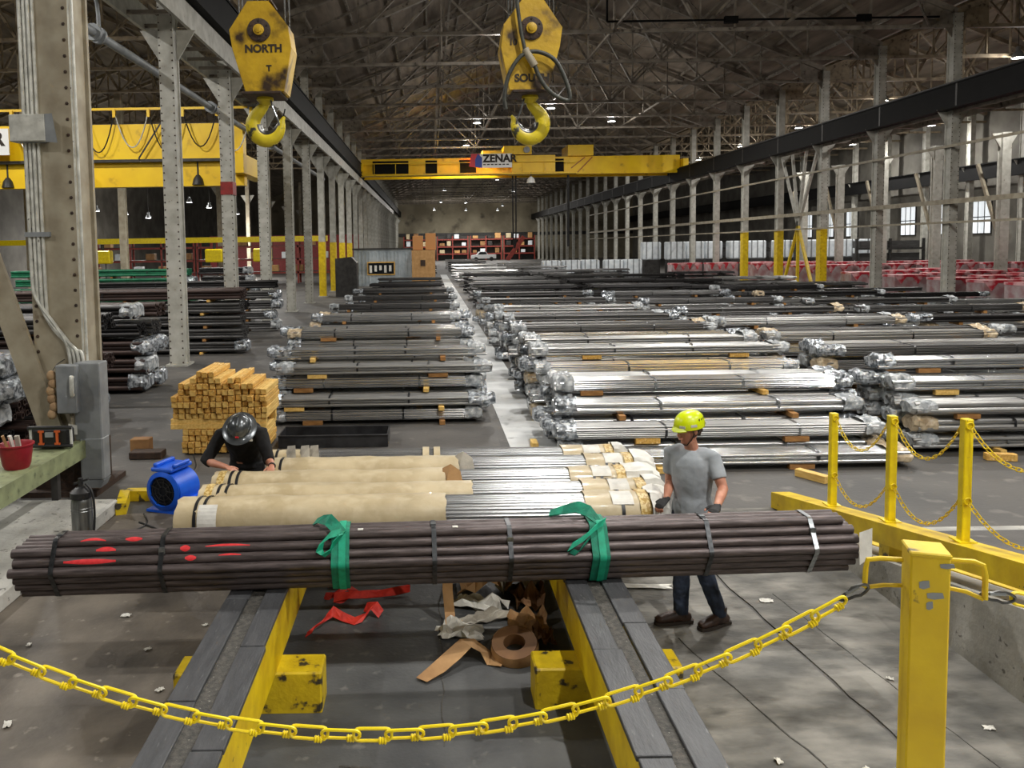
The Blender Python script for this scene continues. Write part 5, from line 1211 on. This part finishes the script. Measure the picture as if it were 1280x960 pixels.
MB().add([(-.14, -.16, .86), (-.02, -.18, .86), (-.02, -.18, .98), (-.14, -.16, 1.0)], [(0, 1, 2, 3)]).build('hanging_tag', 'paper_white', t)
tt = thing('tag_chain', 'tan knotted glove bundle hanging beside the cabinet', 'gloves', (-4.86, 10.16, 0))
MB().tube([(0, 0, 1.65), (.03, .1, 1.75), (.06, .3, 1.8)], .006, 5).build('hang_wire', 'dark_steel', tt)
for k in range(6): ball(MB(), (.02*math.sin(k*2), 0, 1.62-k*.1), .06, .05, .07).build('glove_roll', 'brick_tan', tt, True)
# bench with bucket and radio
t = thing('work_bench', 'pale green steel bench edge below the diagonal brace', 'bench', (0, 0, 0))
MB().bx(-5.25, -4.5, 5.4, 10.2, .72, .76).build('bench_top', 'bench_green', t); MB().bx(-4.52, -4.47, 5.4, 10.2, .55, .77).build('front_channel', 'bench_green', t)
for y in (6.0, 9.6):
    for x in (-5.2, -4.6): MB().bx(x-.04, x+.04, y-.04, y+.04, 0.0 if y > 9.6 else .18, .72).build('leg', 'dark_steel', t)
b = thing('bucket', 'dark red plastic bucket on the bench', 'bucket', (-4.72, 8.95, .76))
MB().lathe([(.13, 0), (.15, .05), (.18, .26), (.195, .265), (.195, .28), (.175, .28), (.16, .26), (.13, .03), (.01, .025)], 24).build('pail', 'bucket_red', b, True)
MB().tube([(.19*math.cos(a), .19*math.sin(a)-.0, .27-.05*math.sin(a)) for a in [k*PI/10 for k in range(11)]], .006, 6).build('handle', 'dark_steel', b, True)
for k in range(3): MB().bar((-.05+.05*k, 0, .1), (-.12+.08*k, -.05, .38), .05, .03).build('rag', ('kraft_brown', 'paper_white', 'paper_grey')[k], b)
b = thing('jobsite_radio', 'black jobsite radio with orange bars on the bench', 'radio', (-4.72, 9.85, .76))
MB().bev((0, 0, .15), (.46, .2, .22), .03).build('radio_body', 'black_plastic', b)
for z in (.04, .27): MB().tube([(-.27, -.08, z), (-.2, -.1, z+.01), (.2, -.1, z+.01), (.27, -.08, z)], .022, 8).build('bumper_bar', 'black_plastic', b, True)
for x in (-.25, .25): MB().tube([(x, -.06, .04), (x, -.07, .27)], .018, 8).build('end_post', 'reflective', b, True)
for x in (-.1, .1): MB().bar((x, -.115, .07), (x, -.115, .24), .03, .016, (0, 1, 0)).build('orange_bar', 'radio_orange', b); MB().bx(x-.035, x+.035, -.12, -.105, .22, .245).build('orange_bar', 'radio_orange', b); MB().bx(x-.035, x+.035, -.12, -.105, .065, .09).build('orange_bar', 'radio_orange', b)
MB().bx(-.05, .05, -.118, -.1, .16, .22).build('display', 'galv_grey', b)
# canister
b = thing('pressure_canister', 'upright steel pressure canister beside the concrete pad', 'canister', (-3.66, 8.18, .009))
MB().lathe([(.1, 0), (.105, .02), (.105, .58), (.1, .62), (.08, .66)], 24).build('tank', 'canister_steel', b, True)
for z in (.1, .5, .53): MB().lathe([(.106, z), (.109, z+.006), (.106, z+.012)], 24, cap=False).build('rib', 'canister_steel', b, True)
MB().lathe([(.085, .62), (.11, .64), (.11, .7), (.06, .74), (.03, .76)], 20).build('top_collar', 'black_plastic', b, True)
MB().bar((-.07, 0, .78), (.08, 0, .83), .03, .02).build('lever', 'black_plastic', b); MB().lathe([(.025, .74), (.025, .84)], 10).build('valve', 'black_plastic', b)
MB().tube(smooth_path([(.05, 0, .78), (.14, -.03, .7), (.15, -.04, .4), (.12, -.06, .15), (.14, -.05, .05), (.1, -.04, .3)]), .012, 8).build('hose', 'cable_black', b, True)
# blue air mover
b = thing('air_mover', 'blue carpet-dryer blower fan on the floor', 'fan', (-3.2, 9.72, .009), -.35)
prof = []
R0 = .215
def volute(grow=0):
    out = []
    for k in range(26):
        a = math.radians(-75+k*11.6); r = (R0+.055*(1-k/25))+grow; out.append((r*math.cos(a), .27+r*math.sin(a)))
    return out
# scroll in the (x,z) plane, outlet low toward +x
sc = [(.36, .04), (.36, .14), (.22, .16)] + [(.245*math.cos(math.radians(a)), .27+.225*math.sin(math.radians(a))) for a in range(-10, 226, 12)] + [(-.12, .06), (-.02, .03)]
MB().prism(sc, -.19, .19).build('scroll_housing', 'fan_blue', b, True)
mb = MB().box((.36, 0, .09), (.05, .44, .16)); mb.build('outlet_flange', 'fan_blue', b)
MB().box((.378, 0, .09), (.03, .36, .09)).build('outlet_opening', 'fan_dark', b)
X_ = Matrix.Rotation(PI/2, 3, 'X')
MB().lathe([(.235, 0), (.24, .02), (.2, .04), (.185, .045), (.18, .02)], 28, (0, -.185, .275), X_, cap=False).build('inlet_ring', 'fan_blue', b, True)
MB().lathe([(.18, .0), (.02, .0)], 28, (0, -.195, .275), X_).build('inlet_opening', 'fan_dark', b)
for k in range(9): MB().bar((.05*math.cos(k*.7), -.215, .275+.05*math.sin(k*.7)), (.18*math.cos(k*.7), -.215, .275+.18*math.sin(k*.7)), .008, .008).build('grille_bar', 'black_plastic', b)
for r in (.06, .11, .15): MB().tube([(r*math.cos(a), -.215, .275+r*math.sin(a)) for a in [q*PI/10 for q in range(20)]], .004, 5, closed=True).build('grille_ring', 'black_plastic', b, True)
MB().bev((-.02, 0, .53), (.3, .42, .05), .012).build('top_flat', 'fan_blue', b); MB().bev((-.13, 0, .575), (.06, .36, .05), .012).build('carry_handle', 'fan_blue', b); MB().bev((.12, 0, .575), (.05, .3, .045), .012).build('carry_handle', 'fan_blue', b)
MB().bx(-.26, .36, -.2, .2, 0, .03).build('foot_plate', 'fan_blue', b); MB().bx(.1, .2, -.192, -.19, .33, .345).build('maker_label', 'reflective', b)
for k, pts in enumerate(([(-2.95, 9.9, .02), (-2.8, 9.6, .015), (-2.9, 9.1, .015), (-3.2, 8.8, .015), (-3.1, 8.45, .015), (-2.7, 8.35, .015), (-2.3, 8.7, .015)], [(-3.5, 9.5, .02), (-3.3, 9.1, .015), (-3.5, 8.8, .015), (-3.3, 8.5, .015), (-2.9, 8.75, .015), (-3.2, 9.0, .02), (-3.45, 9.2, .02)], [(-3.45, 10.0, .03), (-3.5, 10.6, .02), (-3.4, 11.4, .02), (-3.6, 11.9, .1)])):
    pipe_run(pts, .011, 'power_cord', 'cable_black', ('black cord trailing from the blue fan to the packages', 'coiled black cord before the blue fan', 'black cord running back from the blue fan to the timber')[k], 'cord', n=6)
t = thing('curb_corner', 'yellow painted curb corner beside the blue fan', 'curb', (0, 0, 0))
MB().bx(-3.95, -3.35, 10.05, 10.2, .0, .13).build('curb_face', 'yellow_worn', t); MB().bar((-3.95, 10.1, .07), (-3.78, 9.5, .07), .12, .15).build('curb_return', 'yellow_worn', t)
for k, (x, y, z, lab) in enumerate(((-3.3, 11.6, .03, 'rusty scrap block by the timber pile'), (-3.9, 11.7, .02, 'dark scrap plank by the timber pile'))):
    pass
tag(MB().bev((-4.4, 12.2, .06), (.5, .25, .11), .01).build('scrap_block', 'rust_dark'), 'rusty block on the floor beside the timber pile', 'block')
tag(MB().bev((-4.6, 12.5, .12), (.3, .2, .24), .01).build('scrap_block', 'crate_brown'), 'small brown crate behind the rusty block', 'crate')
e = thing('fire_extinguisher', 'red fire extinguisher at the red-banded column', 'extinguisher', (-6.6, 27.3, 0))
MB().lathe([(.09, .7), (.1, .73), (.1, 1.25), (.07, 1.33), (.03, 1.36)], 16).build('cylinder_body', 'extinguisher_red', e, True); MB().bx(-.03, .08, -.02, .02, 1.36, 1.42).build('valve_lever', 'black_plastic', e); MB().bx(-.06, .06, -.11, -.095, .95, 1.12).build('label_panel', 'paper_white', e); MB().bx(-.02, .02, .08, .7, .8, 1.2).build('wall_bracket', 'black_plastic', e)
# overhead pipe with flanges along the column row
t = thing('overhead_pipe', 'silvery flanged pipe running high along the column row', 'pipe', (-7.75, 0, 8.3), 0, None, 'structure')
MB().cyl((0, 14, 0), (0, 60, 0), .11, 12).build('pipe_length', 'galv_grey', t, True)
for y in (19, 19.3, 29, 29.3, 40): MB().cyl((0, y, 0), (0, y+.12, 0), .2, 14).build('pipe_flange', 'galv_grey', t, True)
MB().tube(smooth_path([(0, 19.4, .1), (0, 19.4, .5), (.0, 19.3, .9), (-.2, 19.2, 1.1), (-.5, 19.0, 1.15)]), .05, 8).build('relief_branch', 'galv_grey', t, True)
t = thing('sprinkler_pipe', 'thin black sprinkler pipe below the first roof trusses', 'pipe', (0, 36.9, 13.2), 0, None, 'structure')
MB().cyl((8.2, 0, 0), (23.2, 0, 0), .05, 8).build('pipe_length', 'black_girder', t); MB().cyl((8.2, 0, 0), (8.2, 0, 2.4), .05, 8).build('riser', 'black_girder', t)
for x in (13.8, 19.8): MB().bx(x-.3, x+.3, -.1, .1, -.15, .15).build('heater_box', 'black_girder', t)

# ------------------------------------------------------------------ overhead cranes in view
t = thing('overhead_crane', 'yellow bridge crane with maker sign across the main bay', 'crane', (0, 77, 0))
MB().bx(XL+.7, XR-.5, -.5, .0, 9.85, 11.5).build('bridge_girder', 'crane_yellow', t); MB().bx(XL+.7, XR-.5, 2.6, 3.1, 9.85, 11.5).build('bridge_girder', 'crane_yellow', t)
MB().bx(XL+.4, XL+.9, -1.2, 3.8, 10.3, 11.1).build('end_truck', 'crane_yellow', t); MB().bx(XR-.4, XR+.1, -1.2, 3.8, 10.3, 11.1).build('end_truck', 'crane_yellow', t)
MB().bx(XL+1, 14, -1.4, -.5, 9.85, 9.95).build('walkway_deck', 'crane_yellow', t)
for x in range(-5, 14, 2): MB().bx(x-.03, x+.03, -1.4, -1.35, 9.95, 11.0).build('rail_post', 'crane_yellow', t)
MB().bx(XL+1, 14, -1.4, -1.36, 10.95, 11.02).build('hand_rail', 'crane_yellow', t)
for x0, x1, m in ((-5.2, -1.8, 'black_girder'), (-.2, .9, 'black_girder'), (3.0, 4.6, 'black_girder'), (12.0, 12.9, 'black_girder')): MB().bx(x0, x1, -.56, -.5, 10.1, 11.3).build('equipment_panel', m, t)
for x0, x1, z0, z1 in ((7.9, 12.0, 10.0, 11.6), (13.2, 15.6, 11.5, 12.5), (5.2, 7.0, 11.4, 12.1), (7.2, 9.8, 11.7, 12.5)): MB().bx(x0, x1, -1.1, 2.4, z0, z1).build('trolley_box', 'crane_yellow', t)
MB().lathe([(.3, 0), (.3, .2)], 16, (9.3, -1.15, 12.1), X_).build('trolley_drum', 'galv_grey', t, True)
s_ = MB().bx(4.9, 7.9, -1.5, -1.45, 10.45, 11.75).build('sign_board', 'sign_white', t)
MB().prism([(3.9, 10.6), (4.9, 10.45), (4.9, 11.75), (4.1, 11.75)], -1.5, -1.45).build('sign_emblem', 'sign_red', t); MB().prism([(4.45, 10.55), (5.1, 10.45), (5.1, 11.4), (4.7, 11.75), (4.45, 11.2)], -1.53, -1.5).build('sign_emblem', 'sign_blue', t)
text_mesh('sign_lettering', 'ZENAR', .98, 'stencil_black', s_, (6.75, -1.52, 11.28), (PI/2, 0, 0), .01)
for q in range(7): MB().bx(5.2+q*.36, 5.45+q*.36, -1.515, -1.5, 10.7, 10.8).build('sign_small_line', 'stencil_black', s_)
MB().bar((14.2, -.53, 10.0), (15.6, -.53, 11.4), .08, .05, (0, 1, 0)).build('red_brace', 'red_paint', t); MB().bar((13.6, -.53, 10.4), (14.9, -.53, 11.4), .08, .05, (0, 1, 0)).build('red_brace', 'red_paint', t)
MB().lathe([(.42, -.0), (.34, .35), (.1, .6)], 14, (9.7, -1.2, 9.0)).build('work_lamp_shade', 'sign_white', t, True); MB().cyl((9.7, -1.2, 9.6), (9.7, -1.2, 10.0), .05, 6).build('work_lamp_stem', 'dark_steel', t)
for x in (8.1, 8.4): MB().tube(smooth_path([(x, 0, 9.8), (x, 0, 3.6), (8.25, 0, 2.9)]), .07, 6).build('pendant_cable', 'cable_black', t)
MB().tube([(13.4, 0, 9.8), (13.4, 0, 3.0)], .12, 6).build('pendant_cable', 'cable_black', t)
# crane of the neighbouring bay
t = thing('overhead_crane', 'bright yellow bridge crane with festoon cables in the neighbouring bay', 'crane', (0, 35, 0))
MB().bx(LBX+.6, XL-.9, -.3, .3, 7.1, 8.6).build('bridge_girder', 'crane_yellow', t); MB().bx(LBX+.6, XL-.9, -.2, .3, 5.95, 6.98).build('bridge_girder', 'crane_yellow', t)
MB().bx(LBX+.6, XL-.9, -.5, .5, 6.98, 7.1).build('girder_flange', 'dark_steel', t); MB().bx(XL-1.3, XL-.7, -1.2, 3.6, 6.4, 7.2).build('end_truck', 'crane_yellow', t)
MB().bx(LBX+.6, XL-.6, -.62, -.54, 9.15, 9.25).build('festoon_rail', 'crane_yellow', t)
for q in range(8):
    x = -17.6+q*1.45; w_ = 1.45; d_ = 1.55 if q % 2 else 1.75
    MB().tube([(x+w_*u/12, -.6, 9.1-d_*4*(u/12)*(1-u/12)*.98) for u in range(13)], .028, 6).build('festoon_cable', 'cable_black' if q % 3 else 'conduit', t, True); MB().bx(x-.06, x+.06, -.66, -.54, 8.85, 9.2).build('festoon_carrier', 'crane_yellow', t)
for x in (-15.2, -11.3): MB().bar((x, -.58, 8.6), (x-1.0, -.58, 7.1), .06, .04, (0, 1, 0)).build('cable_drop', 'cable_black', t)
for x in (-9.9, -18.1, -15.6):
    MB().lathe([(.26, 0), (.2, .25), (.08, .42)], 14, (x, -.2, 6.0)).build('work_lamp_shade', 'dark_steel', t, True); MB().cyl((x, -.2, 6.4), (x, -.2, 7.0), .04, 6).build('work_lamp_stem', 'dark_steel', t)
MB().bx(-15.6, -14.9, -1.1, -.4, 6.1, 6.8).build('trolley_box', 'crane_yellow', t); MB().bx(-15.6, -14.6, -1.5, -.4, 5.85, 6.05).build('trolley_deck', 'crane_yellow', t)
s_ = MB().bx(-20.6, -17.6, -.95, -.9, 7.3, 8.4).build('sign_board', 'sign_white', t); text_mesh('sign_lettering', 'ZENAR', .78, 'stencil_black', s_, (-19.05, -.96, 7.95), (PI/2, 0, 0), .01)
tag(MB().bx(-38, -7.6, 60, 60.4, 3.72, 4.12).build('jib_beam', 'yellow_bright'), 'low yellow monorail beam across the neighbouring bay', 'beam', None, 'structure')
for k, x in enumerate((-24.5, -16.1, -12.5)):
    t = thing('chain_hoist', 'yellow hoist on the low monorail beam, %s from the near column' % ORD[k], 'hoist', (x, 60, 0), 0, 'hoists on the monorail')
    MB().bev((0, .25, 2.75), (1.3, .7, 1.0), .08).build('hoist_body', 'yellow_bright', t); MB().cyl((0, .25, 3.2), (0, .25, 3.7), .12, 8).build('trolley_hanger', 'dark_steel', t); MB().cyl((.2, .25, .6), (.2, .25, 2.4), .04, 6).build('load_chain', 'dark_steel', t)
# racking and clutter behind the yellow crane bay
for k in range(4):
    t = thing('storage_rack', 'red storage rack at the back of the neighbouring bay, %s from the near column' % ORD[k], 'rack', (-34+k*6.3, 74, 0), 0, 'racks in the neighbouring bay')
    for x in (0, 3, 6): MB().bx(x-.08, x+.08, 0, .1, 0, 4.2).build('upright', 'rack_red', t); MB().bx(x-.08, x+.08, 1.2, 1.3, 0, 4.2).build('upright', 'rack_red', t)
    for z in (.9, 2.1, 3.3): MB().bx(0, 6, 0, .08, z, z+.16).build('shelf_beam', 'rack_red', t); MB().bx(0, 6, 0, 1.3, z+.16, z+.2).build('shelf_deck', 'dark_steel', t)
    for q in range(5):
        x = .4+q*1.15; z = (1.1, 2.3, 1.1, 3.5, 2.3)[q]; tag(MB().bev((-34+k*6.3+x+.3, 74.6, z+.3), (.8, .7, .6), .03).build('carton', ('cardboard', 'tote_white', 'crate_brown')[(q+k) % 3]), '%s carton on the %s rack of the neighbouring bay, shelf spot %s' % (('tan', 'white', 'brown')[(q+k) % 3], ORD[k], ORD[q]), 'carton', 'cartons in the neighbouring bay')
for k, (x, z) in enumerate(((-15.4, .38), (-13.6, .38))): tag(MB().bev((x, 34.6, z+.0), (.4, .3, .75), .03).build('yellow_box', 'yellow_bright'), 'small yellow box on the green pipes, %s' % ('farther from the columns' if k == 0 else 'closer to the columns'), 'box')
tag(MB().bx(-30, -9.5, 110, 112.6, 0, 5).build('shipping_container', 'red_paint'), 'dull red container wall far behind the neighbouring bay', 'container')
# ------------------------------------------------------------------ office cabin and crates up the hall
t = thing('site_office', 'grey corrugated site office cabin among the tube stacks', 'cabin', (-6.2, 66, 0))
MB().bx(0, 4.7, 0, 3, .0, 3.0).build('cabin_shell', 'trailer_grey', t)
for q in range(16): MB().bx(.1+q*.3, .22+q*.3, -.03, 0, .1, 2.9).build('wall_rib', 'trailer_grey', t)
MB().bx(-.1, 4.8, -.1, 3.1, 3.0, 3.12).build('roof_slab', 'dark_steel', t); f = MB().bx(1.1, 3.4, -.07, -.02, .9, 2.0).build('window_frame', 'timber', t); MB().bx(1.2, 3.3, -.09, -.06, 1.0, 1.9).build('pane', 'glass_dark', f)
for q in range(5): MB().bx(1.3+.4*q, 1.5+.4*q, -.1, -.085, 1.1+.1*(q % 3), 1.7).build('posted_notice', 'paper_white', f)
b = thing('plywood_crate', 'tall tan plywood crate beside the site office', 'crate', (-1.4, 65.5, 0)); MB().bx(0, 1.9, 0, 1.5, 0, 2.9).build('crate_shell', 'cardboard', b); MB().bx(.7, 1.1, -.03, 0, 1.6, 2.1).build('crate_window', 'rust_dark', b)
for q in range(2): tag(MB().bev((-.9+q*1.05, 66.2, 3.5+.1*q), (.85, .8, 1.15+.2*q), .02).build('carton', 'orange_board'), '%s orange-brown carton on top of the plywood crate' % ('shorter' if q == 0 else 'taller'), 'carton')
tag(MB().prism([(-.7, 0), (.7, 0), (.7, 2.2), (.35, 2.6), (-.7, 2.5)], 0, 1.2).build('steel_bin', 'dark_steel', None, False, (-7.0+1.6, 52, 0)), 'dark slate-coloured steel bin before the yellow column bases', 'bin')
# racks, cartons and truck at the end wall
for k in range(4):
    t = thing('pallet_rack', 'red pallet rack before the end wall, %s from the site office' % ORD[k], 'rack', (-5.5+k*7.4, 178, 0), 0, 'racks at the end wall')
    for x in (0, 3.4, 6.8): MB().bx(x-.12, x+.12, 0, .3, 0, 5.4).build('upright', 'rack_red', t)
    MB().bx(0, 6.8, 1.5, 1.6, 0, 5.4).build('back_panel', 'dark_steel', t)
    for z in (1.4, 3.0, 4.6): MB().bx(0, 6.8, -.05, .2, z-.12, z+.14).build('shelf_beam', 'rack_red', t); MB().bx(0, 6.8, .2, 1.4, z, z+.1).build('shelf_deck', 'timber_brown', t)
    for zi, z in enumerate((1.5, 3.1, 4.7)):
        for q in range(4):
            if (q*2+zi+k) % 3 == 0: continue
            x = .5+q*1.65; w_ = random.uniform(.7, 1.3); h_ = random.uniform(.6, 1.25); m = random.choice(('cardboard', 'kraft_wrap', 'tote_white', 'dark_steel', 'crate_brown'))
            tag(MB().bev((-5.5+k*7.4+x+w_/2, 178.7, z+h_/2+.1), (w_, 1.0, h_), .05).build('carton', m), 'carton on the %s end wall rack, %s shelf, %s spot' % (ORD[k], ORD[zi], ORD[q]), 'carton', 'cartons at the end wall')
tag(MB().bx(LBX, RBX, 184.7, 185, 5.5, 6.2).build('wall_beam', 'dark_steel'), 'dark ledge beam across the end wall', 'beam', None, 'structure')
t = thing('pickup_truck', 'white pickup truck parked before the end wall', 'truck', (11.5, 168, 0))
MB().prism([(-2.6, .5), (2.6, .5), (2.6, 1.3), (.9, 1.35), (.5, 1.95), (-.9, 1.95), (-1.5, 1.3), (-2.6, 1.15)], 0, 1.9).build('truck_body', 'truck_white', t); MB().prism([(-1.25, 1.35), (-.75, 1.85), (.4, 1.85), (.7, 1.4)], -.03, 0).build('side_window', 'glass_dark', t)
for x in (-1.6, 1.6): MB().lathe([(.42, 0), (.42, .3)], 16, (x, .15, .42), X_).build('wheel', 'black_plastic', t, True)
tag(MB().bar((16.6, 170, 0), (20.2, 170, 5.0), .9, .2, (0, 1, 0)).build('stair_ramp', 'rack_red'), 'red stair leaning up by the end wall', 'stairs')
# ------------------------------------------------------------------ red pallets, white totes, brace frame in the far bay
def red_pallet(x, y, w_, h_, lab, z0=0):
    t = thing('wrapped_pallet', lab, 'pallet', (x, y, z0), 0, 'red wrapped pallets')
    MB().bx(-w_/2, w_/2, -.6, .6, .12, h_).build('load', 'pallet_pink', t); MB().bx(-w_/2-.02, w_/2+.02, -.62, .62, h_-.1, h_+.02).build('top_sheet', 'pallet_red', t)
    for q in range(2):
        xx = -w_/2+w_*(q+.25)/2+.1; MB().add([(xx-w_*.2, -.63, h_), (xx+w_*.2, -.63, h_), (xx, -.63, h_*.62), (xx-w_*.2, -.6, h_), (xx+w_*.2, -.6, h_), (xx, -.6, h_*.62)], [(0, 1, 2), (3, 5, 4), (0, 3, 4, 1), (1, 4, 5, 2), (2, 5, 3, 0)]).build('red_flap', 'pallet_red', t)
    for q in (-1, 0, 1): MB().bx(q*w_*.4-.06, q*w_*.4+.06, -.6, .6, 0, .12).build('skid', 'timber_brown', t)
n = 0
for r, y in enumerate((34.5, 37.0, 40, 44, 48.5)):
    for q in range(5):
        red_pallet(26.2+q*2.1, y, 1.85, 1.25+.08*(q % 3), 'red-topped wrapped pallet, %s row back, %s beyond the columns' % (ORD[r], ORD[q])); n += 1
for r, y in enumerate((56, 63)):
    for q in range(8): red_pallet(26.2+q*2.2, y, 1.8, 1.5, 'tall red-flapped pallet, %s row back, %s beyond the columns' % (('closer', 'farther')[r], ORD[q]))
for q in range(9):
    red_pallet(20.5+q*1.5, 66+(q % 2), 1.3, 1.5, 'bright red pallet in the row under the white totes, %s along' % ORD[q])
for q in range(16):
    x = 11.5+q*1.95+(.9 if q > 10 else 0); z = 0 if x < 21 else 1.6
    t = thing('white_tote', 'white caged liquid tote, %s along the row up the hall' % ORD[q], 'tote', (x, 75.6+(q % 3)*.6, 0), 0, 'white totes')
    if z: MB().bx(-.75, .75, -.6, .6, 0, z).build('stand', 'dark_steel', t)
    MB().bev((0, 0, z+.85), (1.7, 1.2, 1.7), .1).build('tank', 'tote_white', t)
    for dx in (-.55, 0, .55): MB().bx(dx-.05, dx+.05, -.64, -.6, z, z+1.7).build('cage_bar', 'galv_grey', t)
t = thing('brace_frame', 'pale lattice brace with yellow splayed base between far columns', 'brace', (XR, 53, 0), 0, None, 'structure')
for dy, m, z0, z1, y1 in ((-2.2, 'yellow_paint', 0, 4.2, 0), (2.2, 'yellow_paint', 0, 4.2, 0), (0, 'yellow_paint', 0, 4.2, 0), (0, 'column_paint', 4.2, 9, -2.6), (0, 'column_paint', 4.2, 9, 2.6), (0, 'column_paint', 4.2, 9, -1.0), (0, 'column_paint', 4.2, 9, 1.0)):
    MB().bar((0, dy, z0), (0, y1, z1), .16, .16).build('brace_strut', m, t)
for k in range(5):
    t = thing('rack_bay', 'dark steel racking with stock along the outer wall, %s back' % ORD[k], 'rack', (38.5, 72+k*9, 0), 0, 'outer wall racking')
    for x in (0, 3, 6): MB().bx(x-.1, x+.1, 0, .2, 0, 3.3).build('upright', 'dark_steel', t)
    for z in (1.2, 2.3): MB().bx(0, 6, -.05, .2, z, z+.18).build('shelf_beam', 'dark_steel', t); MB().bx(.3, 5.7, .2, 1.4, z+.18, z+.8).build('stored_stock', 'rod_dark', t)
tag(MB().bev((30.3, 33.2, 1.0), (.9, .9, 2.0), .05).build('yellow_cabinet', 'yellow_bright'), 'bright yellow cabinet at the edge of the red pallets', 'cabinet')
